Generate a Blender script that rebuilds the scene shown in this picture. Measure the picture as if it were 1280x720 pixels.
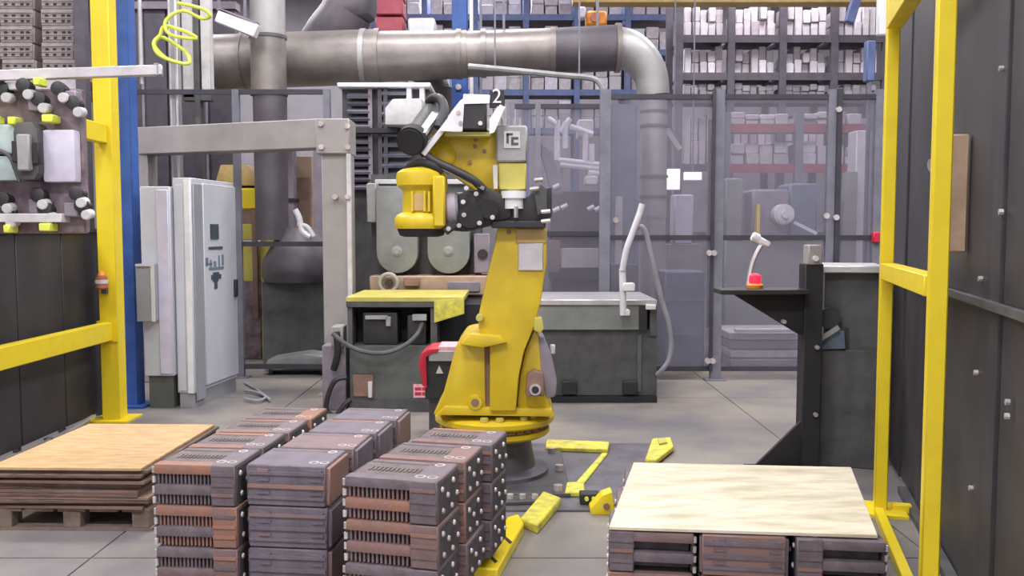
import bpy, bmesh, math, random
from mathutils import Vector, Matrix
R = random.Random(7)
PI = math.pi
SC = bpy.context.scene
COL = SC.collection
for o in list(bpy.data.objects):
    bpy.data.objects.remove(o)

# ---------------------------------------------------------------- camera, world, lights, exposure
cam_data = bpy.data.cameras.new('camera')
cam_data.sensor_width = 36
cam_data.lens = 30.94
cam_data.clip_end = 200
cam = bpy.data.objects.new('camera', cam_data)
COL.objects.link(cam)
cam.location = (0, 0, 1.55)
cam.rotation_euler = (math.radians(90 - 3.7), 0, 0)
SC.camera = cam

world = bpy.data.worlds.new('world')
SC.world = world
world.use_nodes = True
world.node_tree.nodes['Background'].inputs[0].default_value = (0.9, 0.88, 1.0, 1)
world.node_tree.nodes['Background'].inputs[1].default_value = 0.25

def hall_light(loc, sx, sy, power, color=(0.985, 0.965, 1.0)):
    d = bpy.data.lights.new('hall_light', 'AREA')
    d.shape = 'RECTANGLE'; d.size = sx; d.size_y = sy; d.energy = power; d.color = color
    o = bpy.data.objects.new('hall_light', d)
    o.location = loc
    COL.objects.link(o)
for lx in (-6.5, -1.0, 4.5):
    for ly in (-1.5, 3.0, 8.0, 14.0, 20.0):
        hall_light((lx, ly, 7.8), 2.4, 1.2, 430 if ly < 0 else 280 if ly < 6 else 350)

SC.view_settings.view_transform = 'Standard'
SC.view_settings.look = 'None'
SC.view_settings.gamma = 1
SC.view_settings.use_curve_mapping = False
SC.view_settings.exposure = -0.1
SC.cycles.use_denoising = True
SC.cycles.max_bounces = 8
SC.cycles.transparent_max_bounces = 16

# ---------------------------------------------------------------- materials
def lin(c):
    return tuple((v / 12.92 if v <= 0.04045 else ((v + 0.055) / 1.055) ** 2.4) for v in (x / 255 for x in c)) + (1,)

MATS = {}
def mat(name, c1, c2=None, rough=0.6, metal=0.0, scale=6.0, bump=0.0, bscale=40.0, spread=(0.4, 0.65), stretch=None, rnd=None, emit=0.0, rndw=0.6):
    """Principled surface: two colours mixed by noise, optional fine bump, optional third colour picked per object."""
    m = bpy.data.materials.new(name); m.use_nodes = True
    nt = m.node_tree; N = nt.nodes; Lk = nt.links
    b = N['Principled BSDF']
    b.inputs['Roughness'].default_value = rough
    b.inputs['Metallic'].default_value = metal
    tc = N.new('ShaderNodeTexCoord')
    src = tc.outputs['Object']
    if stretch:
        mp = N.new('ShaderNodeMapping'); mp.inputs['Scale'].default_value = stretch
        Lk.new(src, mp.inputs['Vector']); src = mp.outputs['Vector']
    if c2 is None:
        c2 = tuple(v * 0.88 for v in c1)
    nz = N.new('ShaderNodeTexNoise'); nz.inputs['Scale'].default_value = scale; nz.inputs['Detail'].default_value = 6
    nz.inputs['Roughness'].default_value = 0.62
    Lk.new(src, nz.inputs['Vector'])
    mr = N.new('ShaderNodeMapRange'); mr.inputs['From Min'].default_value = spread[0]; mr.inputs['From Max'].default_value = spread[1]
    Lk.new(nz.outputs['Fac'], mr.inputs['Value'])
    mx = N.new('ShaderNodeMix'); mx.data_type = 'RGBA'
    mx.inputs[6].default_value = lin(c1); mx.inputs[7].default_value = lin(c2)
    Lk.new(mr.outputs['Result'], mx.inputs[0])
    out = mx.outputs[2]
    if rnd:
        oi = N.new('ShaderNodeObjectInfo')
        m2 = N.new('ShaderNodeMapRange'); m2.inputs['From Min'].default_value = rndw; m2.inputs['From Max'].default_value = 1.0
        Lk.new(oi.outputs['Random'], m2.inputs['Value'])
        n2 = N.new('ShaderNodeTexNoise'); n2.inputs['Scale'].default_value = scale * 0.6; n2.inputs['Detail'].default_value = 4
        Lk.new(tc.outputs['Object'], n2.inputs['Vector'])
        mu = N.new('ShaderNodeMath'); mu.operation = 'MULTIPLY_ADD'; mu.use_clamp = True
        Lk.new(m2.outputs['Result'], mu.inputs[0]); Lk.new(n2.outputs['Fac'], mu.inputs[1]); mu.inputs[2].default_value = 0.0
        m3 = N.new('ShaderNodeMath'); m3.operation = 'MULTIPLY'; m3.use_clamp = True; m3.inputs[1].default_value = 1.9
        Lk.new(mu.outputs[0], m3.inputs[0])
        mx2 = N.new('ShaderNodeMix'); mx2.data_type = 'RGBA'
        mx2.inputs[7].default_value = lin(rnd)
        Lk.new(out, mx2.inputs[6]); Lk.new(m3.outputs[0], mx2.inputs[0]); out = mx2.outputs[2]
    Lk.new(out, b.inputs['Base Color'])
    if emit:
        b.inputs['Emission Strength'].default_value = emit
        Lk.new(out, b.inputs['Emission Color'])
    if bump:
        nb = N.new('ShaderNodeTexNoise'); nb.inputs['Scale'].default_value = bscale; nb.inputs['Detail'].default_value = 3
        Lk.new(src, nb.inputs['Vector'])
        bp = N.new('ShaderNodeBump'); bp.inputs['Strength'].default_value = bump; bp.inputs['Distance'].default_value = 0.01
        Lk.new(nb.outputs['Fac'], bp.inputs['Height']); Lk.new(bp.outputs['Normal'], b.inputs['Normal'])
    MATS[name] = m
    return m

def clear_plastic(name, tint, haze, opacity):
    """Hazy see-through sheet: part lets light through, part scatters it."""
    m = bpy.data.materials.new(name); m.use_nodes = True
    nt = m.node_tree; N = nt.nodes; Lk = nt.links
    b = N['Principled BSDF']; b.inputs['Base Color'].default_value = lin(haze); b.inputs['Roughness'].default_value = 0.35
    tr = N.new('ShaderNodeBsdfTransparent'); tr.inputs[0].default_value = lin(tint)
    tc = N.new('ShaderNodeTexCoord'); nz = N.new('ShaderNodeTexNoise'); nz.inputs['Scale'].default_value = 1.6; nz.inputs['Detail'].default_value = 5
    Lk.new(tc.outputs['Object'], nz.inputs['Vector'])
    mr = N.new('ShaderNodeMapRange'); mr.inputs['To Min'].default_value = opacity * 0.75; mr.inputs['To Max'].default_value = opacity * 1.25
    Lk.new(nz.outputs['Fac'], mr.inputs['Value'])
    ms = N.new('ShaderNodeMixShader')
    Lk.new(mr.outputs['Result'], ms.inputs[0]); Lk.new(tr.outputs[0], ms.inputs[1]); Lk.new(b.outputs[0], ms.inputs[2])
    Lk.new(ms.outputs[0], N['Material Output'].inputs['Surface'])
    MATS[name] = m
    return m

mat('concrete', (148, 140, 128), (112, 109, 112), rough=0.45, scale=0.8, bump=0.08, bscale=60, spread=(0.36, 0.62))
mat('wall_paint', (162, 158, 164), (146, 142, 148), rough=0.9, scale=1)
mat('front_bounce_paint', (228, 226, 230), (216, 214, 218), rough=0.9, scale=1)  # unseen front wall, whitened to bounce light onto surfaces facing the camera
mat('ceiling_paint', (170, 168, 172), rough=0.9, scale=1)
mat('yellow', (232, 208, 40), (222, 194, 34), rough=0.42, scale=5, spread=(0.45, 0.75))
mat('robot_yellow', (210, 183, 38), (192, 163, 32), rough=0.38, scale=5, spread=(0.45, 0.75))
mat('pale_yellow', (196, 186, 92), (178, 168, 80), rough=0.5)
mat('neon_yellow', (228, 236, 96), (212, 224, 76), rough=0.4)
mat('worn_yellow', (222, 214, 70), (176, 170, 90), rough=0.6, scale=14)
mat('blue', (58, 96, 168), (46, 80, 146), rough=0.5, scale=4)
mat('black', (46, 45, 48), (38, 37, 40), rough=0.5)
mat('matte_black', (40, 39, 42), (32, 31, 34), rough=0.75)
mat('guard_black', (64, 62, 66), (52, 50, 55), rough=0.5, scale=2.5)
mat('guard_dark', (58, 55, 58), (46, 44, 48), rough=0.55, scale=2.5)
mat('dark_steel', (84, 84, 84), (68, 68, 70), rough=0.55, scale=7)
mat('machine_green', (92, 96, 92), (76, 80, 78), rough=0.55, scale=4)
mat('machine_gray', (134, 137, 134), (118, 121, 119), rough=0.5, scale=4)
mat('mauve_gray', (140, 132, 142), (120, 112, 122), rough=0.6, scale=4)
mat('portal_gray', (160, 155, 153), (148, 143, 141), rough=0.5, scale=3)
mat('cabinet_gray', (196, 199, 206), (186, 189, 198), rough=0.45, scale=2)
mat('cabinet_edge', (150, 152, 158), (140, 142, 148), rough=0.5, scale=2)
mat('white', (226, 226, 228), (212, 212, 216), rough=0.45)
mat('off_white', (206, 204, 204), (188, 186, 188), rough=0.6, scale=9)
mat('aluminium', (206, 203, 204), (186, 183, 184), rough=0.35, metal=0.55)
mat('bright_steel', (220, 216, 214), (196, 192, 192), rough=0.28, metal=0.8)
mat('duct_steel', (150, 143, 138), (126, 120, 117), rough=0.42, metal=0.4, scale=3)
mat('duct_pale', (176, 174, 172), (160, 158, 158), rough=0.45, metal=0.35, scale=3)
mat('duct_dark', (104, 98, 102), (88, 83, 90), rough=0.5, metal=0.2, scale=3)
mat('motor_gray', (158, 158, 156), (140, 140, 140), rough=0.5)
mat('motor_lilac', (148, 140, 150), (132, 124, 136), rough=0.5)
mat('fence_post', (122, 122, 134), (108, 108, 120), rough=0.5)
mat('fence_rail', (62, 60, 68), (52, 50, 58), rough=0.5)
mat('casting', (112, 101, 106), (90, 80, 86), rough=0.6, scale=9, bump=0.2, bscale=120, rnd=(146, 104, 84), rndw=0.42)
mat('casting_plain', (110, 102, 111), (90, 82, 91), rough=0.6, scale=9, bump=0.2, bscale=120, spread=(0.4, 0.7), rnd=(140, 108, 96), rndw=0.8)
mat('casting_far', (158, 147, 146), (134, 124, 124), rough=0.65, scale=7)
mat('casting_core', (74, 69, 73), (54, 49, 53), rough=0.75, scale=12)
mat('casting_top', (108, 97, 95), (88, 79, 79), rough=0.6, scale=12, bump=0.3, bscale=90)
mat('bolt_steel', (214, 206, 204), (160, 150, 148), rough=0.4, metal=0.4)
mat('plywood', (190, 162, 118), (164, 128, 92), rough=0.75, scale=5, stretch=(1.2, 6, 1), spread=(0.35, 0.7))
mat('plywood_pale', (214, 204, 182), (166, 158, 126), rough=0.7, scale=3.2, stretch=(1, 3.5, 1), spread=(0.42, 0.75))
mat('plywood_edge', (112, 90, 82), (76, 60, 58), rough=0.85, scale=14, stretch=(0.6, 0.6, 9), rnd=(140, 112, 96), rndw=0.5)
mat('pallet_wood', (128, 112, 100), (96, 84, 78), rough=0.85, scale=8, stretch=(1, 6, 1))
mat('floor_plate', (112, 108, 114), (88, 85, 92), rough=0.45, metal=0.2, scale=5)
mat('rubber_hose', (150, 148, 156), (134, 132, 140), rough=0.5)
mat('white_hose', (222, 220, 226), (206, 204, 210), rough=0.45)
mat('red', (196, 40, 66), (172, 30, 56), rough=0.45)
mat('red_lamp', (255, 40, 70), (240, 30, 60), rough=0.4, emit=1.3)
mat('red_beam', (160, 72, 84), (144, 62, 74), rough=0.6)
mat('orange', (232, 150, 56), (214, 128, 44), rough=0.5)
mat('copper', (190, 118, 86), (164, 98, 74), rough=0.5)
mat('pink_label', (226, 176, 184), (206, 150, 160), rough=0.6, scale=30)
mat('tan', (178, 152, 130), (158, 134, 116), rough=0.7)
mat('brown', (140, 112, 98), (122, 98, 88), rough=0.7)
mat('purple_dark', (138, 122, 128), (96, 82, 90), rough=0.6, scale=9)
mat('mint', (188, 204, 202), (172, 190, 190), rough=0.45)
mat('bright_white', (248, 247, 252), (238, 237, 244), rough=0.4)
mat('lilac_white', (204, 200, 216), (190, 186, 204), rough=0.45)
mat('slate_blue', (100, 112, 130), (88, 100, 118), rough=0.55)
mat('blue_ink', (112, 130, 146), (96, 114, 132), rough=0.5)
mat('dark_ink', (74, 84, 98), (60, 70, 84), rough=0.5)
mat('carton', (222, 218, 226), (196, 190, 204), rough=0.8, scale=8, rnd=(160, 148, 156), rndw=0.4)
mat('carton_warm', (204, 196, 200), (172, 162, 168), rough=0.8, scale=8, rnd=(196, 190, 196), rndw=0.4)
mat('rack_blue', (98, 112, 154), (84, 98, 140), rough=0.55)
mat('rack_dark', (88, 83, 92), (74, 70, 80), rough=0.6)
mat('lamp_white', (255, 252, 255), (250, 246, 255), rough=0.4, emit=1.6)
mat('caramel', (186, 160, 100), (170, 142, 84), rough=0.5)
clear_plastic('fence_sheet', (238, 236, 240), (152, 150, 162), 0.26)  # pale scatter in the sheet imitates the haze over the background
clear_plastic('cell_sheet', (220, 216, 222), (130, 125, 132), 0.22)
M = MATS

# ---------------------------------------------------------------- mesh helpers
def rotm(rx=0, ry=0, rz=0):
    return Matrix.Rotation(rz, 4, 'Z') @ Matrix.Rotation(ry, 4, 'Y') @ Matrix.Rotation(rx, 4, 'X')

class MB:
    """Collects shapes, then links them as ONE mesh object."""
    def __init__(self):
        self.bm = bmesh.new()
    def _bev(self, verts, w, seg=1):
        if w > 0:
            es = list({e for v in verts for e in v.link_edges})
            bmesh.ops.bevel(self.bm, geom=es, offset=w, segments=seg, affect='EDGES', profile=0.6)
    def box(self, x0, x1, y0, y1, z0, z1, bev=0.0, seg=1):
        return self.cbox(((x0 + x1) / 2, (y0 + y1) / 2, (z0 + z1) / 2), (abs(x1 - x0), abs(y1 - y0), abs(z1 - z0)), None, bev, seg)
    def cbox(self, c, s, rot=None, bev=0.0, seg=1):
        m = Matrix.Translation(c)
        if rot is not None: m = m @ rot
        m = m @ Matrix.Diagonal((s[0], s[1], s[2], 1))
        v = bmesh.ops.create_cube(self.bm, size=1, matrix=m)['verts']
        self._bev(v, bev, seg)
        return self
    def bar(self, p, q, w, h=None, up=(0, 0, 1), bev=0.0):
        p, q = Vector(p), Vector(q); d = q - p; L = d.length; d.normalize()
        u = Vector(up)
        if abs(d.dot(u)) > 0.98: u = Vector((1, 0, 0))
        s = d.cross(u).normalized(); u = s.cross(d).normalized()
        m = Matrix((s, d, u)).transposed().to_4x4(); m.translation = (p + q) / 2
        v = bmesh.ops.create_cube(self.bm, size=1, matrix=m @ Matrix.Diagonal((w, L, h or w, 1)))['verts']
        self._bev(v, bev)
        return self
    def cyl(self, p, q, r, r2=None, seg=16, bev=0.0):
        p, q = Vector(p), Vector(q); d = q - p
        m = Matrix.Translation((p + q) / 2) @ d.to_track_quat('Z', 'Y').to_matrix().to_4x4()
        v = bmesh.ops.create_cone(self.bm, cap_ends=True, segments=seg, radius1=r, radius2=r if r2 is None else r2, depth=d.length, matrix=m)['verts']
        if bev > 0:
            es = list({e for x in v for e in x.link_edges if any(len(f.verts) > 4 for f in e.link_faces)})
            bmesh.ops.bevel(self.bm, geom=es, offset=bev, segments=2, affect='EDGES')
        return self
    def lathe(self, prof, origin, axis=(0, 0, 1), seg=28):
        q = Vector(axis).to_track_quat('Z', 'Y').to_matrix().to_4x4(); m = Matrix.Translation(origin) @ q
        rings = []
        for r, z in prof:
            rings.append([self.bm.verts.new(m @ Vector((r * math.cos(2 * PI * i / seg), r * math.sin(2 * PI * i / seg), z))) for i in range(seg)])
        for a, b in zip(rings, rings[1:]):
            for i in range(seg):
                j = (i + 1) % seg
                self.bm.faces.new((a[i], a[j], b[j], b[i]))
        self.bm.faces.new(list(reversed(rings[0]))); self.bm.faces.new(rings[-1])
        return self
    def prism(self, poly, y0, y1, bev=0.0, taper=None):
        """Outline in X-Z pushed from y0 to y1."""
        a = [self.bm.verts.new((x, y0, z)) for x, z in poly]
        b = [self.bm.verts.new((x, y1, z)) for x, z in poly]
        n = len(poly)
        fs = [self.bm.faces.new(a), self.bm.faces.new(list(reversed(b)))]
        for i in range(n):
            j = (i + 1) % n
            fs.append(self.bm.faces.new((a[j], a[i], b[i], b[j])))
        bmesh.ops.recalc_face_normals(self.bm, faces=fs)
        self._bev(a + b, bev, 2)
        return self
    def slab(self, poly, z0, z1, bev=0.0):
        """Outline in X-Y pushed from z0 to z1."""
        a = [self.bm.verts.new((x, y, z0)) for x, y in poly]
        b = [self.bm.verts.new((x, y, z1)) for x, y in poly]
        n = len(poly)
        fs = [self.bm.faces.new(a), self.bm.faces.new(list(reversed(b)))]
        for i in range(n):
            j = (i + 1) % n
            fs.append(self.bm.faces.new((a[j], a[i], b[i], b[j])))
        bmesh.ops.recalc_face_normals(self.bm, faces=fs)
        self._bev(a + b, bev, 1)
        return self
    def tube(self, pts, r, seg=8, smooth=True, steps=6, closed=False):
        P = [Vector(p) for p in pts]
        if smooth and len(P) > 2:
            out = []; n = len(P)
            for i in range(n - 1):
                p0, p1, p2, p3 = P[max(i - 1, 0)], P[i], P[i + 1], P[min(i + 2, n - 1)]
                for k in range(steps):
                    t = k / steps
                    out.append(0.5 * ((2 * p1) + (p2 - p0) * t + (2 * p0 - 5 * p1 + 4 * p2 - p3) * t * t + (3 * p1 - p0 - 3 * p2 + p3) * t ** 3))
            out.append(P[-1]); P = out
        rings = []; prev = None
        for i, p in enumerate(P):
            d = (P[min(i + 1, len(P) - 1)] - P[max(i - 1, 0)]).normalized()
            if prev is None:
                u = d.orthogonal().normalized()
            else:
                u = (prev - d * prev.dot(d)).normalized()
            prev = u; w = d.cross(u)
            rr = r(i / (len(P) - 1)) if callable(r) else r
            rings.append([self.bm.verts.new(p + rr * (math.cos(2 * PI * k / seg) * u + math.sin(2 * PI * k / seg) * w)) for k in range(seg)])
        for a, b in zip(rings, rings[1:]):
            for k in range(seg):
                j = (k + 1) % seg
                self.bm.faces.new((a[k], a[j], b[j], b[k]))
        self.bm.faces.new(list(reversed(rings[0]))); self.bm.faces.new(rings[-1])
        return self
    def ring(self, c, axis, r, t, seg=24, tseg=8, arc=2 * PI):
        ax = Vector(axis).normalized(); u = ax.orthogonal().normalized(); w = ax.cross(u); c = Vector(c)
        n = seg
        pts = [c + r * (math.cos(arc * i / n) * u + math.sin(arc * i / n) * w) for i in range(n + 1)]
        return self.tube(pts, t, tseg, smooth=False)
    def build(self, name, m, parent=None, kind=None, label=None):
        off = wloc(parent)
        bmesh.ops.recalc_face_normals(self.bm, faces=self.bm.faces[:])
        if off.length > 0:
            bmesh.ops.translate(self.bm, verts=self.bm.verts[:], vec=-off)
        me = bpy.data.meshes.new(name); self.bm.to_mesh(me); self.bm.free()
        me.materials.append(M[m] if isinstance(m, str) else m)
        for p in me.polygons: p.use_smooth = True
        me.set_sharp_from_angle(angle=math.radians(38))
        o = bpy.data.objects.new(name, me); COL.objects.link(o)
        if parent is not None: o.parent = parent
        if kind: o['kind'] = kind
        if label: o['label'] = label
        return o

def wloc(o):
    v = Vector((0, 0, 0))
    while o is not None:
        v += o.location; o = o.parent
    return v

def tag(o, label, cat, group=None):
    o['label'] = label; o['category'] = cat
    if group: o['group'] = group
    return o

def thing(name, label, cat, loc=(0, 0, 0), group=None):
    o = bpy.data.objects.new(name, None); o.empty_display_size = 0.1
    COL.objects.link(o); o.location = loc
    return tag(o, label, cat, group)

KIDS = {}
def copy_tree(o, parent=None):
    c = o.copy(); COL.objects.link(c)
    if parent is not None: c.parent = parent
    for ch in KIDS_of(o): copy_tree(ch, c)
    return c
def KIDS_of(o):
    k = KIDS.get(o.name)
    if k is None:
        k = [x for x in bpy.data.objects if x.parent is o]; KIDS[o.name] = k
    return k
def clone(proto, loc, rz, label, cat=None, group=None):
    c = copy_tree(proto); c.location = loc; c.rotation_euler = (0, 0, rz); c['label'] = label
    if group: c['group'] = group
    return c
def hgt(py, Y):
    """Height of a point measured at photo row py, Y metres from the camera."""
    v = (360 - py) / 1100
    return 1.55 + Y * (0.99792 * v - 0.06453) / (0.99792 + 0.06453 * v)
def B(): return MB()
def structure(o):
    o['kind'] = 'structure'; return o

# ================================================================ THE HALL
fl = structure(B().box(-14, 14, -5, 24, -0.3, -0.008).build('floor', 'concrete'))
for i in range(7):
    for j in range(8):
        x0 = -14 + 4 * i; y0 = -8 + 4.03 * j
        B().box(x0 + 0.006, x0 + 3.994, max(y0, -5) + 0.006, min(y0 + 4.03, 24) - 0.006, -0.009, 0.0).build('slab', 'concrete', fl)
structure(B().box(-14, 14, 24, 24.3, -0.3, 8.3).build('wall_back', 'wall_paint'))
structure(B().box(-14, 14, -5.3, -5, -0.3, 8.3).build('wall_front', 'front_bounce_paint'))
structure(B().box(-14.3, -14, -5.3, 24.3, -0.3, 8.3).build('wall_left', 'wall_paint'))
structure(B().box(14, 14.3, -5.3, 24.3, -0.3, 8.3).build('wall_right', 'wall_paint'))
structure(B().box(-14.3, 14.3, -5.3, 24.3, 8, 8.3).build('ceiling', 'ceiling_paint'))

# ================================================================ LEFT GUARD
t = thing('guard_frame', 'tall yellow square post with two yellow rails along the left black panels', 'guard frame', (-3.3, 7.2, 0))
B().box(-3.345, -3.20, 7.10, 7.245, 0, 4.4, 0.006).build('post', 'yellow', t)
B().box(-3.43, -3.11, 7.02, 7.33, 0, 0.015).build('base_plate', 'yellow', t)
B().box(-3.315, -3.235, 3.4, 7.10, 0.665, 0.815, 0.006).build('rail', 'yellow', t)
B().box(-3.315, -3.235, 3.4, 7.10, 2.25, 2.40, 0.006).build('rail', 'yellow', t)
B().box(-3.36, -3.19, 7.085, 7.10, 0.655, 0.825).build('clamp_plate', 'yellow', t)

t = thing('guard_wall', 'low wall of black sheet panels behind the left yellow rails', 'guard wall', (-3.45, 5, 0))
for k in range(7):
    y0 = 3.0 + 0.62 * k
    B().box(-3.46, -3.44, y0 + 0.006, y0 + 0.614, 0.04, 1.54, 0.004).build('panel', 'guard_dark', t)
for k in range(8):
    y0 = 3.0 + 0.62 * k
    B().box(-3.50, -3.46, y0 - 0.02, y0 + 0.02, 0, 1.54).build('upright', 'guard_black', t)
B().box(-3.50, -3.41, 3.0, 7.36, 1.54, 1.57).build('cap_rail', 'guard_black', t)

t = thing('hall_column', 'blue steel building column right behind the left yellow post', 'column', (-3.2, 7.7, 0))
cx = -3.368
B().box(cx - 0.058, cx + 0.07, 7.68, 7.84, 0, 7.99, 0.008).build('shaft', 'blue', t)
B().box(cx - 0.15, cx + 0.15, 7.60, 7.92, 0, 0.02).build('base_plate', 'blue', t)

t = thing('beacon_lamp', 'small orange and grey signal lamp fixed to the left yellow post', 'signal lamp', (-3.298, 7.06, 1.145))
c = Vector((-3.284, 7.03, 1.147))
B().cyl(c + Vector((0, 0, -0.06)), c + Vector((0, 0, 0.05)), 0.045, seg=14, bev=0.01).build('lamp_body', 'copper', t)
B().cyl(c + Vector((0, 0, -0.015)), c + Vector((0, 0, 0.015)), 0.05, seg=14).build('band', 'off_white', t)
B().cyl(c + Vector((0, 0, 0.05)), c + Vector((0, 0, 0.085)), 0.03, 0.02, seg=14).build('lens', 'orange', t)
B().box(c.x - 0.02, c.x + 0.02, c.y + 0.03, 7.098, c.z - 0.1, c.z - 0.05).build('bracket', 'dark_steel', t)

# ================================================================ RIGHT GUARD (runs at a slant)
def slant(along, off, z=0.0):
    """Point on the slanted right guard line: metres towards the back from the near post, metres to the right."""
    ux, uy = 0.272, 0.962
    return Vector((1.648 + ux * along + uy * off, 3.40 + uy * along - ux * off, z))
SL = rotm(0, 0, -math.atan2(0.272, 0.962))
t = thing('guard_frame', 'yellow frame of two square posts joined by rails on the right', 'guard frame', slant(0, 0))
for a in (0.0, 1.45):
    p = slant(a, 0, 2.1)
    B().cbox(p, (0.067, 0.067, 4.2), SL, 0.006).build('post', 'yellow', t)
    B().cbox(slant(a, 0, 0.008), (0.26, 0.26, 0.016), SL).build('base_plate', 'yellow', t)
for z, h in ((1.335, 0.085), (2.68, 0.12)):
    B().cbox(slant(0.725, 0, z), (0.08, 1.333, h), SL, 0.004).build('rail', 'yellow', t)
B().cbox(slant(0.2, -0.02, 0.025), (0.05, 2.3, 0.05), SL, 0.004).build('floor_rail', 'yellow', t)
B().cbox(slant(1.45, 0.11, 0.025), (0.10, 0.05, 0.05), SL, 0.004).build('floor_rail', 'yellow', t)

t = thing('guard_wall', 'tall wall of black sheet panels behind the right yellow posts', 'guard wall', slant(0, 0.4))
for k in range(7):
    a = -1.22 + 0.56 * k
    B().cbox(slant(a + 0.27, 0.2 + 0.012 * (k % 2), 1.95), (0.02, 0.545, 3.86), SL, 0.004).build('panel', 'guard_black', t)
    B().cbox(slant(a + 0.555, 0.245, 1.95), (0.06, 0.05, 3.9), SL).build('upright', 'guard_dark', t)
for k, (a, z) in enumerate(((-0.05, 2.15), (-0.12, 1.62), (0.16, 1.36), (0.18, 0.98), (-0.1, 2.75), (0.2, 0.5), (-0.3, 0.9), (-0.3, 0.95))):
    p = slant(a, 0.19, z)
    B().cyl(p, slant(a, 0.175, z), 0.011, seg=8).build('bolt', 'bolt_steel', t)
B().cbox(slant(0.35, 0.175, 1.27), (0.03, 3.0, 0.03), SL).build('mid_rail', 'dark_steel', t)
B().cbox(slant(0.35, 0.17, 0.02), (0.05, 3.0, 0.04), SL).build('kick_rail', 'dark_steel', t)

t = thing('control_box', 'narrow beige switch box with dark knobs on the right black panels', 'control box', slant(0.47, 0.15, 1.7))
B().cbox(slant(0.47, 0.14, 1.71), (0.08, 0.11, 0.50), SL, 0.006).build('housing', 'tan', t)
B().cbox(slant(0.47, 0.088, 1.88), (0.015, 0.10, 0.13), SL, 0.004).build('cover_plate', 'off_white', t)
for z in (1.78, 1.66, 1.58):
    B().cyl(slant(0.46, 0.10, z), slant(0.46, 0.065, z), 0.022, seg=12).build('knob', 'black', t)
B().cyl(slant(0.45, 0.09, 1.84), slant(0.43, 0.035, 1.83), 0.02, 0.03, seg=12).build('knob', 'bright_steel', t, label='bright round knob')

# ================================================================ CABINETS LEFT
t = thing('electrical_cabinet', 'tall pale grey electrical cabinet with meter and blue emblem on its door', 'cabinet')
ZT = hgt(222, 7.64)
B().box(-0.165, 0, 0, 0.86, 0.13, ZT, 0.006).build('housing', 'cabinet_gray', t)
B().box(-0.15, -0.012, 0.012, 0.85, 0, 0.13).build('plinth', 'cabinet_edge', t)
B().box(-0.062, -0.006, -0.012, 0, 0.13, ZT - 0.02, 0.003).build('front_strip', 'white', t)
B().box(-0.15, -0.075, -0.01, 0, 0.15, ZT - 0.06, 0.003).build('front_panel', 'cabinet_gray', t)
B().box(0, 0.016, 0.015, 0.17, 0.06, ZT - 0.05, 0.004).build('hinge_channel', 'cabinet_edge', t)
d = B().box(0, 0.022, 0.18, 0.845, 0.17, ZT - 0.04, 0.005).build('door', 'cabinet_gray', t)
B().box(0.022, 0.030, 0.30, 0.46, hgt(299, 7.9), hgt(280, 7.9)).build('meter', 'dark_ink', d)
B().box(0.022, 0.027, 0.26, 0.54, hgt(312, 7.9), hgt(308.5, 7.9)).build('name_strip', 'dark_ink', d)
# blurred lettering with its underline, and the emblem below
lt = B()
for y, w, p0, p1 in ((0.20, 0.05, 322, 332), (0.28, 0.035, 325, 334), (0.355, 0.05, 327, 334), (0.45, 0.03, 320, 334), (0.52, 0.04, 319, 333)):
    lt.box(0.022, 0.025, y, y + w, hgt(p1, 7.9), hgt(p0, 7.9))
lt.box(0.022, 0.025, 0.26, 0.56, hgt(338, 7.9), hgt(334.5, 7.9)).box(0.022, 0.025, 0.20, 0.33, hgt(331, 7.9), hgt(329, 7.9))
lt.build('logo', 'blue_ink', d)
em = B()
for y0, y1, p0, p1 in ((0.30, 0.50, 344, 350), (0.34, 0.46, 341, 345), (0.33, 0.44, 350, 353), (0.36, 0.42, 353, 362)):
    em.box(0.022, 0.026, y0, y1, hgt(p1, 7.9), hgt(p0, 7.9))
em.build('emblem', 'dark_ink', d)
B().box(0.022, 0.05, 0.76, 0.81, hgt(372, 8.3), hgt(350, 8.3), 0.006).build('handle', 'black', d)
t.location = (-2.775, 7.64, 0); t.rotation_euler = (0, 0, -0.12)

t = thing('electrical_cabinet', 'shorter pale grey cabinet on a dark stand between the blue column and the taller cabinet', 'cabinet', (-2.999, 7.5, -0.006))
x0b, x1b = -3.199, -2.944
zt2, zb2 = hgt(233, 7.6), hgt(470, 7.6)
B().box(x0b, x1b, 7.6, 8.05, zb2, zt2, 0.006).build('housing', 'cabinet_gray', t)
B().box(x0b + 0.145, x1b - 0.01, 7.58, 7.6, zb2 + 0.02, zt2 - 0.03, 0.004).build('door', 'lilac_white', t)
B().box(x0b + 0.02, x1b - 0.02, 7.64, 8.0, 0, zb2).build('stand', 'machine_green', t)
t = thing('junction_box', 'small grey junction box with pale rim on the side of the shorter cabinet', 'box', (-3.13, 7.5, 1.031))
B().box(-3.203, -3.054, 7.48, 7.6, 0.779, 1.271, 0.004).build('housing', 'cabinet_edge', t)
B().box(-3.07, -3.043, 7.465, 7.48, 0.78, 1.271).build('rim', 'off_white', t)
B().box(-3.199, -3.07, 7.465, 7.48, 1.251, 1.271).build('rim', 'off_white', t)

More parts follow.
